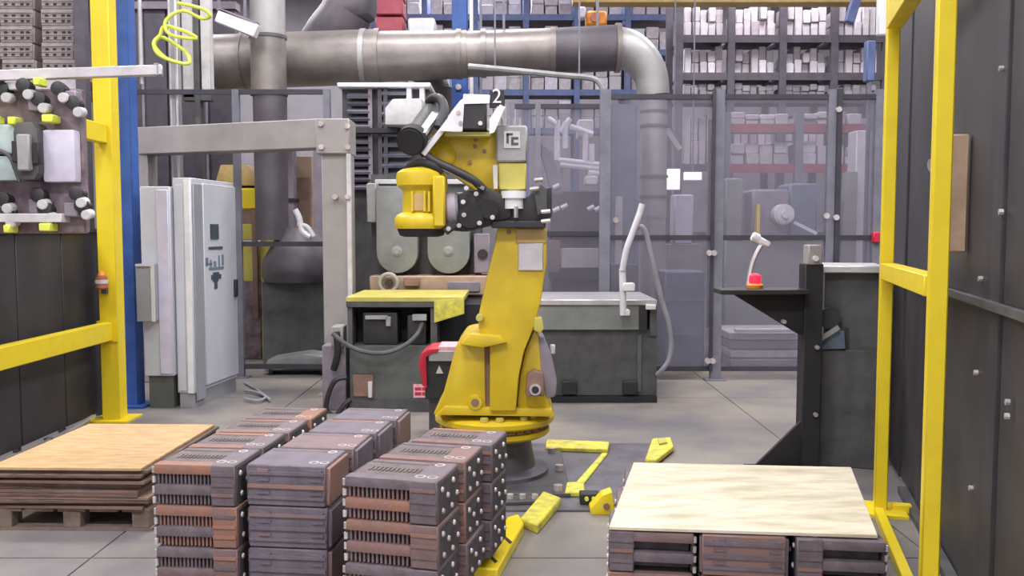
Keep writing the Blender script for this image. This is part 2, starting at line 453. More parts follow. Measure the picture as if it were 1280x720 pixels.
# grey portal
t = thing('portal_frame', 'big grey steel portal of beam and leg left of the yellow robot', 'portal frame', (-1.674, 8.3, 0.174))
B().bar((-3.871, 9.1, 2.457), (-1.73, 8.35, 2.457), 0.24, 0.27, bev=0.008).build('beam', 'portal_gray', t)
B().box(-1.774, -1.512, 8.25, 8.5, 0.02, 2.586, 0.008).build('leg', 'portal_gray', t)
B().box(-1.815, -1.503, 8.2, 8.55, 2.265, 2.587, 0.008).build('corner_box', 'portal_gray', t)
B().box(-1.533, -1.495, 8.2, 8.25, 0.3, 2.265).build('edge_strip', 'off_white', t)
B().box(-1.823, -1.443, 8.15, 8.6, 0, 0.02).build('base_plate', 'portal_gray', t)
for px, py in ((404, 155), (404, 184), (437, 158), (437, 184), (420, 246), (436, 246)):
    a = Vector((-1.756, 8.2, 0)); X = (px - 640) / 1100 * 8.2; z = hgt(py, 8.2)
    B().cyl((X, 8.2 if py < 200 else 8.25, z), (X, 8.17, z), 0.025, seg=8).build('bolt', 'bolt_steel', t)
B().box(-3.92, -3.68, 8.95, 9.2, 0, 2.55, 0.008).build('leg', 'portal_gray', t)

# aluminium pole with air hose, rail, tool
t = thing('profile_post', 'slim bright aluminium post rising behind the grey portal beam', 'post', (-3.575, 9.3, -0.077))
B().box(-3.577, -3.485, 9.3, 9.4, 0, 5.2, 0.006).build('post', 'aluminium', t)
B().box(-3.577 - .1, -3.485 + .1, 9.2, 9.5, 0, 0.015).build('foot_plate', 'aluminium', t)
B().box(-3.548, -3.514, 9.285, 9.3, 0.1, 5.2).build('groove_cover', 'cabinet_edge', t)
t = thing('profile_post', 'wide pale post with dark seam beside the yellow air hose', 'post', (-3.486, 9.5, -0.112))
B().box(-3.508, -3.387, 9.5, 9.6, 2.971, 5.2, 0.006).build('post', 'off_white', t)
B().box(-3.379, -3.327, 9.48, 9.6, 0, 5.2, 0.004).build('conduit', 'dark_steel', t)
B().box(-3.31, -3.206, 9.5, 9.6, 3.03, 5.2, 0.006).build('post', 'off_white', t)
B().box(-3.508, -3.206, 9.5, 9.6, 2.937, 3.03, 0.006).build('bracket', 'dark_steel', t)
o = B().tube([(-3.357, 9, 3.833), (-3.229, 9, 3.809), (-3.076, 8.95, 3.758), (-3.014, 8.95, 3.695), (-3.119, 9, 3.683), (-3.278, 9, 3.754), (-3.408, 9, 3.722), (-3.491, 9, 3.628), (-3.429, 9, 3.517), (-3.172, 9, 3.485), (-3.315, 9, 3.564), (-3.511, 9.05, 3.615), (-3.561, 9.05, 3.528), (-3.608, 9, 3.438), (-3.563, 9, 3.327), (-3.403, 9, 3.255), (-3.259, 9, 3.239), (-3.298, 9.05, 3.352), (-3.469, 9.1, 3.475), (-3.582, 9.1, 3.515), (-3.633, 9.1, 3.427), (-3.486, 9.05, 3.289), (-3.291, 9, 3.231)], 0.018, 8).build('air_hose', 'neon_yellow')
tag(o, 'neon yellow coiled air hose looped around the bright posts at upper left', 'hose')
t = thing('overhead_rail', 'bright aluminium rail crossing in front of the left yellow post', 'rail', (-2.591, 5.35, 2.493))
B().bar((-3.203, 5.1, 2.426), (-2.155, 5.5, 2.539), 0.06, 0.06, bev=0.004).build('rail', 'aluminium', t)
B().box(-2.191, -2.166, 5.46, 5.54, 2.504, 2.577).build('end_cap', 'cabinet_edge', t)
for px in (-40, 183):
    Yy = 5.1 + (px + 60) * 0.4 / 263
    X = (px - 640) / 1100 * Yy
    B().cyl((X, Yy, 2.45), (X, Yy, 7.99), 0.012, seg=6).build('hanger_rod', 'aluminium', t)

# ================================================================ ROBOT
rb = thing('robot_arm', 'big yellow six-axis robot arm standing on a black pedestal in the middle of the cell', 'robot', (-0.11, 5.5, 0))
RX = -0.11
B().lathe([(0.34, 0), (0.34, 0.03), (0.26, 0.05), (0.23, 0.2), (0.27, 0.255)], (RX, 5.5, 0.03)).build('pedestal', 'floor_plate', rb)
ft = B().box(-0.62, 0.34, 5.0, 6.0, 0.012, 0.035, 0.004).build('base_plate', 'dark_steel', rb)
for x, y in ((-0.55, 5.06), (0.27, 5.06), (-0.55, 5.94), (0.27, 5.94), (-0.1, 5.04), (0.3, 5.5)):
    B().cyl((x, y, 0.035), (x, y, 0.07), 0.028, seg=6).build('bolt', 'bolt_steel', ft)
tt = B().lathe([(0.28, 0.27), (0.335, 0.285), (0.35, 0.30), (0.345, 0.325), (0.315, 0.33), (0.315, 0.352), (0.36, 0.358), (0.375, 0.372), (0.375, 0.398), (0.36, 0.41), (0.1, 0.425)], (RX, 5.5, 0), seg=44).build('turntable', 'robot_yellow', rb)
for k in range(18):
    a = PI * 1.05 + k * 0.19
    B().cbox((RX + 0.322 * math.cos(a), 5.5 + 0.322 * math.sin(a), 0.341), (0.03, 0.045, 0.014), rotm(0, 0, a)).build('slot_plug', 'brown', tt)
for a in (-1.75, -1.45, -0.95, -0.72, -0.5, -2.6, 0.2):
    x, y = RX + 0.31 * math.cos(a), 5.5 + 0.31 * math.sin(a)
    B().cyl((x, y, 0.41), (x, y, 0.436), 0.026, seg=10, bev=0.004).build('bolt', 'pale_yellow', tt)

# shoulder
sh = B().prism([(-0.475, 0.448), (-0.417, 0.559), (-0.373, 0.723), (-0.334, 0.868), (-0.286, 0.935), (-0.229, 0.949), (-0.162, 0.94), (-0.158, 0.467)], 5.22, 5.72, 0.018).build('shoulder_bracket', 'robot_yellow', rb)
c = Vector((-0.22, 5.2, 0.529))
B().lathe([(0.042, 0), (0.042, 0.035), (0.030, 0.035)], (c.x, 5.225, c.z), (0, -1, 0), 20).build('boss', 'robot_yellow', sh)
B().cyl((c.x, 5.195, c.z), (c.x, 5.187, c.z), 0.024, seg=16).build('bore', 'brown', sh)
B().prism([(-0.304, 0.886), (-0.243, 0.952), (-0.066, 0.937), (-0.028, 0.9), (-0.169, 0.867)], 5.12, 5.3, 0.01).build('ledge', 'robot_yellow', sh)
B().prism([(-0.454, 0.452), (-0.401, 0.505), (0.239, 0.486), (0.258, 0.442)], 5.20, 5.70, 0.006).build('lower_casting', 'robot_yellow', sh)
B().box(-0.161, -0.128, 5.24, 5.5, 0.467, 0.858).build('gap_strip', 'brown', sh)  # brown strip filling the slot between bracket and arm

# lower arm (link) leaning back up to the elbow
la = B().prism([(-0.133, 0.482), (-0.132, 0.874), (-0.198, 0.96), (-0.198, 1.055), (-0.155, 1.253), (-0.108, 1.442), (-0.084, 1.573), (0.206, 1.573), (0.202, 1.357), (0.17, 1.131), (0.132, 0.988), (0.071, 0.836), (0.038, 0.674), (0.024, 0.482)], 5.17, 5.46, 0.016).build('lower_arm', 'robot_yellow', rb)
B().box(0.037, 0.182, 5.155, 5.17, 1.32, 1.479, 0.003).build('cover_plate', 'aluminium', la, label='bare grey cover plate on the yellow link')
B().box(0.023, 0.201, 5.16, 5.18, 1.479, 1.563, 0.003).build('pad', 'caramel', la)
c = Vector((-0.19, 5.2, 1.042))
B().cyl((c.x, 5.2, c.z), (c.x, 5.12, c.z), 0.022, seg=10, bev=0.004).build('bolt', 'pale_yellow', la)
c = Vector((-0.019, 5.2, 1.545))
B().cyl((c.x, 5.18, c.z), (c.x, 5.155, c.z), 0.014, seg=10).build('bolt', 'brown', la)
# joint two side: yellow hub, motor and lilac cover
hb = B().prism([(0.029, 0.475), (0.048, 0.68), (0.077, 0.825), (0.134, 0.961), (0.192, 0.898), (0.232, 0.475)], 5.25, 5.62, 0.015).build('hub', 'robot_yellow', rb)
B().prism([(0.133, 1.042), (0.176, 1.042), (0.19, 0.976), (0.166, 0.947), (0.128, 0.966)], 5.16, 5.3, 0.008).build('lug', 'pale_yellow', hb)
B().prism([(0.081, 0.573), (0.091, 0.698), (0.129, 0.727), (0.186, 0.707), (0.191, 0.573)], 5.16, 5.26, 0.008).build('motor', 'brown', hb)
c = Vector((0.137, 5.14, 0.617))
B().cyl((c.x, 5.17, c.z), (c.x, 5.13, c.z), 0.035, seg=14, bev=0.006).build('connector', 'bright_steel', hb)
B().cyl((c.x, 5.135, c.z), (c.x, 5.125, c.z), 0.022, seg=12).build('connector', 'black', hb)
B().prism([(0.155, 0.935), (0.194, 0.911), (0.243, 0.789), (0.272, 0.652), (0.263, 0.554), (0.204, 0.539), (0.175, 0.672)], 5.24, 5.55, 0.02).build('motor_cover', 'motor_lilac', rb)
c = Vector((0.247, 5.3, 0.833))
B().cbox((c.x, 5.32, c.z), (0.03, 0.05, 0.055), None, 0.005).build('lamp_block', 'off_white', rb)

# elbow + forearm
fa = B().prism([(-0.501, 2.007), (-0.411, 2.138), (-0.085, 2.138), (-0.038, 1.969), (-0.038, 1.762), (-0.171, 1.753), (-0.369, 1.894)], 5.24, 5.62, 0.016).build('forearm', 'robot_yellow', rb)
c = Vector((-0.408, 5.2, 1.994))
B().lathe([(0.075, 0), (0.075, 0.02), (0.05, 0.04), (0.02, 0.045)], (c.x, 5.245, c.z), (0, -1, 0), 20).build('round_cap', 'robot_yellow', fa)
for px, py in ((594, 184), (595, 176), (588, 204), (606, 190)):
    c = Vector((0, 5.24, 1.549)); X = (px - 640) / 1100 * 5.26; z = hgt(py, 5.3)
    B().cyl((X, 5.25, z), (X, 5.228, z), 0.012, seg=8).build('bolt', 'brown', fa)
B().box(-0.491, -0.038, 5.3, 5.62, 2.124, 2.152).build('top_plate', 'caramel', fa)

# white bracket frame on top, black cover, black motors
wb = B().bar((-0.525, 5.2, 1.999), (-0.28, 5.2, 2.309), 0.28, 0.032, up=(0, -0.1, 1), bev=0.004).bar((-0.28, 5.2, 2.319), (-0.126, 5.2, 2.314), 0.2, 0.03, bev=0.004).bar((-0.056, 5.2, 2.268), (-0.136, 5.2, 2.124), 0.2, 0.03, bev=0.004)
wb = wb.build('bracket_frame', 'white', rb)
B().prism([(-0.409, 2.117), (-0.277, 2.297), (-0.127, 2.31), (-0.127, 2.274), (-0.272, 2.27), (-0.282, 2.117)], 5.05, 5.06).build('side_plate', 'white', wb)
B().box(-0.296, -0.148, 5.06, 5.3, 2.127, 2.29, 0.008).build('cover_box', 'black', wb)
for px, py in ((577, 157), (601, 157), (574, 144)):
    X = (px - 640) / 1100 * 5.08; z = hgt(py, 5.16)
    B().cyl((X, 5.065, z), (X, 5.045, z), 0.013, seg=8).build('bolt', 'bolt_steel', wb)
B().prism([(-0.386, 2.095), (-0.129, 2.095), (-0.119, 2.118), (-0.386, 2.118)], 5.1, 5.3).build('lip', 'pale_yellow', wb)
B().box(-0.13, -0.042, 5.13, 5.16, 2.261, 2.361, 0.003).build('number_plate', 'black', wb)
B().prism([(-0.129, 2.104), (-0.129, 2.186), (-0.083, 2.259), (-0.037, 2.259), (-0.101, 2.113)], 5.07, 5.08).build('strut', 'white', wb)
fc = bpy.data.curves.new('number', 'FONT'); fc.body = '2'; fc.size = 0.115; fc.extrude = 0.003; fc.align_x = 'CENTER'; fc.align_y = 'CENTER'
ft_ = bpy.data.objects.new('number_curve', fc); COL.objects.link(ft_)
fme = bpy.data.meshes.new_from_object(ft_.evaluated_get(bpy.context.evaluated_depsgraph_get())); bpy.data.objects.remove(ft_)
fo = bpy.data.objects.new('number', fme); COL.objects.link(fo); fo.rotation_euler = (PI / 2, 0, 0)
fo.location = Vector((-0.087, 5.125, 2.321)) - wloc(wb); fo.parent = wb; fme.materials.clear(); fme.materials.append(M['white'])
mt = B().cyl((-0.565, 5.1, 2.081), (-0.457, 5.35, 2.298), 0.062, seg=20, bev=0.01).build('wrist_motor', 'dark_steel', rb)
B().cyl((-0.575, 5.02, 2.051), (-0.561, 5.1, 2.09), 0.085, seg=20, bev=0.012).build('motor_cap', 'matte_black', mt)
B().bar((-0.512, 5.03, 2.097), (-0.44, 5.2, 2.24), 0.055, 0.02).build('motor_highlight', 'bright_steel', mt)  # bright bar imitates the highlight along the motor barrel
B().tube([(-0.495, 5.3, 2.315), (-0.458, 5.25, 2.335), (-0.411, 5.2, 2.309), (-0.394, 5.15, 2.238), (-0.422, 5.1, 2.141)], 0.028, 10).build('motor_cable', 'black', mt)
B().tube([(-0.557, 5.15, 2.091), (-0.515, 5.1, 2.004), (-0.436, 5.08, 1.947), (-0.338, 5.06, 1.901), (-0.228, 5.04, 1.845), (-0.156, 5.06, 1.782)], 0.024, 10).build('cable', 'black', rb)
B().tube([(-0.61, 5.12, 1.905), (-0.571, 5.1, 1.935), (-0.514, 5.08, 1.943), (-0.448, 5.06, 1.919), (-0.404, 5.08, 1.884)], 0.022, 10).build('cable', 'matte_black', rb)
B().bar((-0.506, 5.1, 1.967), (-0.155, 5.05, 1.791), 0.05, 0.02).build('cable_channel', 'mauve_gray', rb)

# spool-shaped wrist with black flange underneath
c = Vector((-0.527, 5.15, 1.731)); k = 5.2 / 1100
def zz(py): return hgt(py, 5.2)
SX, SY = c.x, 5.15
wr = B().lathe([(0.10, zz(287)), (0.150, zz(286)), (0.158, zz(281)), (0.156, zz(273)), (0.142, zz(269)), (0.112, zz(266)), (0.108, zz(241)), (0.112, zz(238)), (0.142, zz(233)), (0.147, zz(222)), (0.142, zz(217)), (0.115, zz(213)), (0.06, zz(210))], (SX, SY, 0), seg=36).build('wrist', 'robot_yellow', rb)
B().cbox((SX, SY - 0.112, zz(254)), (0.07, 0.02, 0.10), None, 0.004).build('window', 'caramel', wr)
for dx in (-0.04, 0.03, 0.055):
    B().cbox((SX + dx, SY - 0.113, zz(253)), (0.012, 0.03, 0.115)).build('rib', 'robot_yellow', wr)
B().cbox((SX + 0.112, SY - 0.03, zz(253)), (0.07, 0.22, 0.29), None, 0.01).build('web', 'robot_yellow', wr)
B().lathe([(0.10, zz(296)), (0.128, zz(294)), (0.142, zz(287)), (0.14, zz(285.5))], (SX, SY, 0), seg=32).build('tool_flange', 'matte_black', wr)

# black wrist gearbox and bracket
wg = B().prism([(-0.361, 1.554), (-0.369, 1.729), (-0.286, 1.775), (-0.138, 1.803), (0, 1.729), (0, 1.628), (-0.129, 1.582), (-0.278, 1.545)], 5.1, 5.5, 0.02).build('gearbox', 'black', rb)
B().lathe([(0.10, 0), (0.115, 0.015), (0.115, 0.06), (0.1, 0.075)], (-0.383, 5.15, 1.666), (1, 0, 0.08), 26).build('clamp_ring', 'motor_lilac', wg)
B().cyl((-0.24, 5.1, 1.637), (-0.237, 5.03, 1.631), 0.075, seg=20, bev=0.01).build('end_cover', 'matte_black', wg)
B().cyl((-0.129, 5.1, 1.674), (-0.128, 5.04, 1.668), 0.06, seg=20, bev=0.01).build('end_cover', 'matte_black', wg)
for px, py in ((580, 253), (584, 236), (581, 269), (616, 272), (562, 286), (600, 279), (575, 282), (596, 243)):
    X = (px - 640) / 1100 * 5.1; z = hgt(py, 5.1)
    B().cyl((X, 5.06, z), (X, 5.02, z), 0.014, seg=8, bev=0.003).build('bolt', 'bolt_steel', wg)
B().bar((-0.385, 5.05, 1.545), (-0.32, 5.05, 1.6), 0.04, 0.05, bev=0.006).build('stop_block', 'black', wg)
br = B().prism([(-0.111, 1.573), (-0.111, 1.73), (-0.065, 1.748), (0.093, 1.748), (0.13, 1.794), (0.231, 1.803), (0.232, 1.628), (0.149, 1.61), (0.111, 1.573)], 5.12, 5.5, 0.01).build('elbow_bracket', 'black', rb)
B().box(-0.12, 0.194, 5.08, 5.5, 1.568, 1.609, 0.006).build('shelf_plate', 'black', br)
B().prism([(0.129, 1.757), (0.166, 1.821), (0.203, 1.793), (0.203, 1.674), (0.148, 1.637)], 5.09, 5.2, 0.008).build('cable_block', 'dark_steel', br)
for px, py in ((673, 226), (668, 237), (682, 265), (682, 277)):
    X = (px - 640) / 1100 * 5.1; z = hgt(py, 5.1)
    B().cyl((X - 0.025, 5.08, z), (X + 0.025, 5.07, z + 0.005), 0.012, seg=8).build('fitting', 'bolt_steel', br)

# vertical motor stack over the elbow
mv = B().box(-0.094, 0.09, 5.18, 5.36, 1.952, 2.166, 0.012).build('elbow_motor', 'motor_gray', rb)
for px in (626, 634, 641, 649):
    B().box(-0.071 + (px - 625) * 0.0047, -0.071 + (px - 622.5) * 0.0047, 5.2, 5.34, 2.166, 2.208).build('fin', 'motor_gray', mv)
lb = B().box(-0.047, 0.047, 5.173, 5.18, 2.033, 2.13).build('rating_plate', 'aluminium', mv)
for a, b, c2, d2 in ((633, 180, 636, 168), (633, 170, 641, 167), (639, 182, 642, 172), (642, 175, 648, 172), (642, 182, 648, 179)):
    B().box((a - 640) / 1100 * 5.18, (c2 - 640) / 1100 * 5.18, 5.169, 5.174, hgt(b, 5.2), hgt(d2, 5.2)).build('print_mark', 'dark_steel', lb)
B().box(-0.08, 0.085, 5.19, 5.35, 1.789, 1.948, 0.008).build('brake_housing', 'pale_yellow', rb)
B().cyl((0.009, 5.13, 1.781), (0.009, 5.13, 1.739), 0.072, seg=20).cyl((0.009, 5.13, 1.739), (0.009, 5.13, 1.679), 0.058, seg=20).build('motor_neck', 'white', rb)
B().cyl((0.023, 5.08, 1.692), (0.023, 5.08, 1.627), 0.014, seg=8).build('fitting', 'bright_steel', rb)
B().prism([(-0.107, 1.796), (-0.112, 1.935), (-0.084, 1.935), (-0.084, 1.796)], 5.16, 5.2).build('side_strap', 'off_white', rb)
B().tube([(-0.137, 5.4, 1.827), (-0.184, 5.5, 1.941), (-0.14, 5.55, 2.094), (-0.111, 5.6, 2.173)], 0.02).build('cable', 'matte_black', rb)

# ================================================================ IRON CASTINGS
CW, CD, CH = 0.36, 0.275, 0.166
def make_casting(name, ends, plain, detail=True, finned=True):
    """Ribbed casting; ends = +1: solid end on the right of the front, -1: on the left; plain: closed ribbed face to the front."""
    t = thing(name, 'casting', 'casting')
    s = ends
    def bx(a, b, *r):
        a, b = a * s, b * s
        return (min(a, b), max(a, b)) + r
    f0 = -CD / 2
    B().box(*bx(-0.155, 0.10, f0 + 0.045, CD / 2 - 0.02, 0.012, 0.150)).build('core', 'casting_core', t)
    if not plain:
        for z0, z1 in ((0.124, 0.166), (0.040, 0.082)):
            b = B().box(*bx(-0.172, 0.082, f0, f0 + 0.06, z0, z1), bev=0.010, seg=2)
            b.build('bar', 'casting', t)
        if detail and finned:
            fb = B()
            for i in range(15):
                x = -0.160 + i * 0.0165
                for z0, z1 in ((0.082, 0.124), (0.002, 0.040)):
                    fb.box(*bx(x, x + 0.0075, f0 + 0.012, f0 + 0.055, z0, z1))
            fb.build('fins', 'casting', t, kind='stuff')
        e = B().box(*bx(0.074, 0.178, f0 - 0.004, CD / 2 - 0.004, 0.001, 0.167), bev=0.005).build('end_block', 'casting', t)
        for z in (0.040, 0.082, 0.124):
            B().box(*bx(0.078, 0.174, f0 - 0.009, f0, z, z + 0.012)).build('rib', 'casting', e)
        w = B()
        for z in (0.016, 0.060, 0.100, 0.140):
            w.cyl((-0.176 * s, f0 + 0.012, z - 0.012), (-0.176 * s, f0 + 0.012, z + 0.012), 0.008, seg=8)
        w.build('studs', 'bolt_steel', t, kind='stuff')
    else:
        e = B().box(-0.170, 0.165, f0, CD / 2 - 0.004, 0.001, 0.167, bev=0.005).build('end_block', 'casting_plain', t)
        for z, h in ((0.030, 0.010), (0.074, 0.014), (0.128, 0.012)):
            B().box(-0.166, 0.161, f0 - 0.008, f0, z, z + h).build('rib', 'casting_plain', e)
        for z in (0.055, 0.108, 0.145):
            for x in (-0.125, 0.10):
                B().box(x, x + 0.05, f0 - 0.006, f0, z - 0.005, z + 0.005).build('lug', 'casting_plain', e)
        if not detail:
            h = B()
            for x in (-0.11, -0.03, 0.06, 0.12):
                for z in (0.045, 0.10):
                    h.box(x - 0.016, x + 0.016, f0 - 0.009, f0 - 0.001, z - 0.012, z + 0.012)
            h.build('cored_holes', 'matte_black', t, kind='stuff')
    B().box(-0.160, 0.160, f0 + 0.01, CD / 2 - 0.006, 0.150, 0.1655, bev=0.004).build('top_plate', 'casting_top', t)
    B().box(-0.150, 0.10, CD / 2 - 0.055, CD / 2 - 0.02, 0.1640, 0.1692, bev=0.002).build('top_ridge', 'casting', t) if detail else None
    if detail and not plain:
        tb = B()
        for i in range(12):
            tb.box(-0.12 + i * 0.017, -0.111 + i * 0.017, f0 + 0.10, f0 + 0.15, 0.1650, 0.1692)
        tb.build('top_teeth', 'casting_top', t, kind='stuff')
    if detail:
        for x, y in ((0.10, f0 + 0.05), (0.145, f0 + 0.05), (0.12, CD / 2 - 0.05)):
            B().lathe([(0.021, 0), (0.021, 0.0042), (0.013, 0.0042), (0.013, 0.001)], (x * s, y, 0.1650), seg=12).build('port_ring', 'bolt_steel', t)
    # side face with its rows of bosses
    for sgn in (1, -1):
        sd = B().box(*sorted((0.160 * sgn, 0.180 * sgn)), f0 + 0.015, CD / 2 - 0.012, 0.006, 0.156, bev=0.004).build('side_flange', 'casting_core' if not plain else 'casting_plain', t)
        if detail:
            for y, z in () if plain else ((-0.09, 0.125), (-0.02, 0.085), (0.05, 0.125), (0.10, 0.06), (-0.08, 0.04), (0.03, 0.03)):
                B().cyl((0.180 * sgn, y, z), (0.187 * sgn, y, z), 0.012, 0.009, seg=8).build('boss', 'bolt_steel', sd)
    for o in [x for x in bpy.data.objects if x.type == 'MESH' and (x.parent is t or (x.parent is not None and x.parent.parent is t))]:
        o.data.transform(Matrix.Diagonal((0.968, 0.99, 1, 1)))
    return t
cast_right = make_casting('ribbed_casting', 1, False)
cast_left = make_casting('ribbed_casting', -1, False, finned=False)
cast_plain = make_casting('ribbed_casting', 1, True)
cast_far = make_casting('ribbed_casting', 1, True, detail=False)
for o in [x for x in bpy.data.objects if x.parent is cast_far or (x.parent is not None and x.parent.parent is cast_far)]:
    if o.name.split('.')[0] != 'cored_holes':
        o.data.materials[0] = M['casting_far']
PROTO_USED = set()
def place_casting(proto, loc, rz, label, group):
    if proto.name not in PROTO_USED:
        KIDS_of(proto)
        PROTO_USED.add(proto.name)
        proto.location = loc; proto.rotation_euler = (0, 0, rz); proto['label'] = label; proto['group'] = group
        return proto
    return clone(proto, loc, rz, label, group=group)

def wood_pallet(label, c, rz, w, d, h=0.12):
    """Pallet of boards on three bearers, centre c."""
    t = thing('wooden_pallet', label, 'pallet')
    n = max(5, int(w / 0.16))
    bw = w / n
    for i in range(n):
        x = -w / 2 + (i + 0.5) * bw
        B().box(x - bw * 0.44, x + bw * 0.44, -d / 2, d / 2, h - 0.02, h, 0.002).build('board', 'pallet_wood', t)
    for y in (-d / 2 + 0.05, 0, d / 2 - 0.05):
        for x in (-w / 2 + 0.06, 0.0, w / 2 - 0.06):
            B().box(x - 0.045, x + 0.045, y - 0.05, y + 0.05, 0.018, h - 0.02, 0.002).build('block', 'pallet_wood', t)
        B().box(-w / 2, w / 2, y - 0.05, y + 0.05, 0.0, 0.018).build('skid', 'pallet_wood', t)
    t.location = c; t.rotation_euler = (0, 0, rz)
    return t

ORD = ['topmost', 'second from the top', 'third from the top', 'fourth from the top']
ROW = ['front row', 'second row', 'third row', 'fourth row', 'back row']
PZ = 0.112
LZ = 0.1705
# three columns of the middle stack: front centre, heading, rows, prototype
cols = [
    ('left', (-1.275, 3.45), -0.085, 4, cast_right, 'finned'),
    ('middle', (-0.903, 3.44), -0.115, 4, cast_plain, 'plain-faced'),
    ('right', (-0.480, 3.25), -0.23, 3, cast_right, 'finned'),
]
for cname, (fx, fy), rz, nrow, proto, look in cols:
    dr = {'left': -0.115, 'middle': -0.18, 'right': -0.32}[cname]
    ux, uy = -math.sin(dr), math.cos(dr)
    for r in range(nrow):
        for L in range(3):
            q = (r + 0.5) * (0.292 if cname != 'right' else 0.30)
            jx = R.uniform(-0.006, 0.006)
            row = ROW[r] if r < nrow - 1 else 'back row'
            o = place_casting(proto, (fx + ux * q + jx, fy + uy * q, PZ + (2 - L) * LZ), rz + R.uniform(-0.012, 0.012),
                          f'{look} iron casting, {ORD[L]}, {row}, {cname} column of the big stack', 'iron castings in the big middle stack')
            o.scale = (1.10, 1, 1) if cname == 'right' else (1, 1, 1)
wood_pallet('wooden pallet under the big stack of iron castings', (-0.80, 3.95, 0), -0.14, 1.32, 1.35, PZ)

# right stack under the pale sheet
RXC, RYC, RRZ = 0.945, 3.56, -0.13
for ci, (cname, dx, proto, look) in enumerate((('left', -0.37, cast_left, 'finned'), ('middle', 0.0, cast_plain, 'plain-faced'), ('right', 0.37, cast_left, 'finned'))):
    for r in range(3):
        for L in range(2):
            row = ROW[r] if r < 2 else 'back row'
            lv = ('upper', 'lower')[L]
            place_casting(proto, (RXC + dx * 0.99 + r * 0.075 + R.uniform(-0.003, 0.003), RYC + r * 0.335 - dx * 0.13, 0.002 + (1 - L) * LZ), RRZ + R.uniform(-0.008, 0.008),
                          f'{look} iron casting, {lv} layer, {row}, {cname} column under the pale plywood sheet', 'iron castings under the pale plywood')
SZ = 2 * LZ + 0.003
o = B().slab([(0.392, 3.489), (0.628, 4.478), (1.717, 4.387), (1.437, 3.387)], SZ, SZ + 0.014, 0.002).build('plywood_sheet', 'plywood_pale')
tag(o, 'pale weathered plywood sheet covering the right stack of castings', 'plywood sheet')

# left pile of plywood sheets
n = 13
z = 0.12
wood_pallet('wooden pallet under the tall left pile of plywood sheets', (-2.27, 4.98, 0), -0.02, 0.84, 1.02, 0.12)
names = ['top', 'second', 'third', 'fourth', 'fifth', 'sixth', 'seventh', 'eighth', 'ninth', 'tenth', 'eleventh', 'twelfth']
for i in range(n):
    top = i == n - 1
    w, d = 0.815 + R.uniform(-0.03, 0.03), 1.03 + R.uniform(-0.02, 0.03)
    th = 0.0155
    m = B().cbox((0, 0, th / 2), (w, d, th), None, 0.002)
    o = m.build('plywood_sheet', 'plywood' if top else 'plywood_edge')
    o.location = (-2.275 + R.uniform(-0.02, 0.02), 4.98 + R.uniform(-0.018, 0.012), z)
    if top: o.location.y = 4.97
    o.rotation_euler = (0, 0, -0.03 + R.uniform(-0.02, 0.02))
    z += th + 0.0012
    kth = n - 1 - i
    if kth == 0: lab = 'honey-coloured plywood sheet, the broad top one of the left pile'
    elif kth == n - 1: lab = 'brown plywood sheet, lowest of the left pile, lying on the pallet'
    else: lab = f'brown plywood sheet, {names[kth]} from the top of the left pile'
    tag(o, lab, 'plywood sheet', 'plywood sheets in the left pile')

# ================================================================ TOOL HANGING AT THE LEFT
t = thing('gripper_tool', 'white and grey gripper tool with knobs hanging over the left black panels', 'gripper', (-2.769, 5.2, 1.966))
u = 5.2 / 1100
def tx(px): return (px - 640) * u * 1.0
def tz(py): return hgt(py, 5.2)
B().box(tx(-40), tx(101), 5.27, 5.33, tz(292), tz(108.5), 0.01).build('back_plate', 'purple_dark', t)
for a, b, c1, d1, m, lab in ((-30, 28, 155, 192, 'mint', None), (-30, 30, 195, 226, 'mint', None), (58, 99, 162, 228, 'lilac_white', None)):
    B().box(tx(a), tx(b), 5.19, 5.27, tz(d1), tz(c1), 0.02, 2).build('cover', m, t)
B().prism([(tx(x), tz(y)) for x, y in ((34, 154), (54, 154), (60, 164), (60, 216), (54, 226), (36, 226), (30, 214), (30, 166))], 5.13, 5.27, 0.012).build('yoke', 'dark_steel', t)
B().box(tx(38), tx(54), 5.09, 5.13, tz(215), tz(170), 0.008).build('yoke_plate', 'motor_gray', t)
B().box(tx(55), tx(63), 5.11, 5.15, tz(206), tz(180), 0.004).build('grip', 'black', t)
B().box(tx(31), tx(38), 5.10, 5.15, tz(204), tz(178), 0.004).build('grip', 'black', t)
for px, py, sx in ((37, 108, 1), (80, 112, 1), (55, 125, 1), (98, 130, 1), (10, 112, 1), (6, 250, 1), (50, 245, 1), (98, 243, 1), (58, 262, 1), (104, 258, 1), (10, 268, 1)):
    kb = B().lathe([(0.035, 0), (0.038, 0.02), (0.028, 0.035), (0.028, 0.05), (0.042, 0.055), (0.042, 0.08), (0.03, 0.085)], (tx(px), 5.27, tz(py)), (0, -1, 0.1), 14).build('valve_knob', 'black', t)
    B().cyl((tx(px + 6), 5.25, tz(py + 9)), (tx(px + 8), 5.17, tz(py + 11)), 0.03, seg=10, bev=0.005).build('valve_stem', 'off_white', kb)
for px, py in ((50, 130), (92, 122), (46, 258), (90, 262)):
    B().box(tx(px - 9), tx(px + 9), 5.20, 5.27, tz(py + 9), tz(py - 9), 0.008).build('fitting_block', 'mauve_gray', t)
B().box(tx(-40), tx(36), 5.20, 5.28, tz(112), tz(103), 0.004).build('bar', 'off_white', t)
B().box(tx(-40), tx(82), 5.17, 5.28, tz(278), tz(267), 0.004).build('bar', 'off_white', t)
for px, py, w in ((58, 103, 4), (70, 149, 7), (2, 150, 5), (62, 284, 7), (15, 286, 4), (26, 152, 5)):
    B().box(tx(px - w), tx(px + w), 5.15, 5.25, tz(py + 5), tz(py - 5), 0.006).build('clip', 'neon_yellow', t)
for px in (20, 75):
    B().box(tx(px - 3), tx(px + 3), 5.27, 5.33, tz(109), tz(107.5)).build('hanger', 'dark_steel', t)
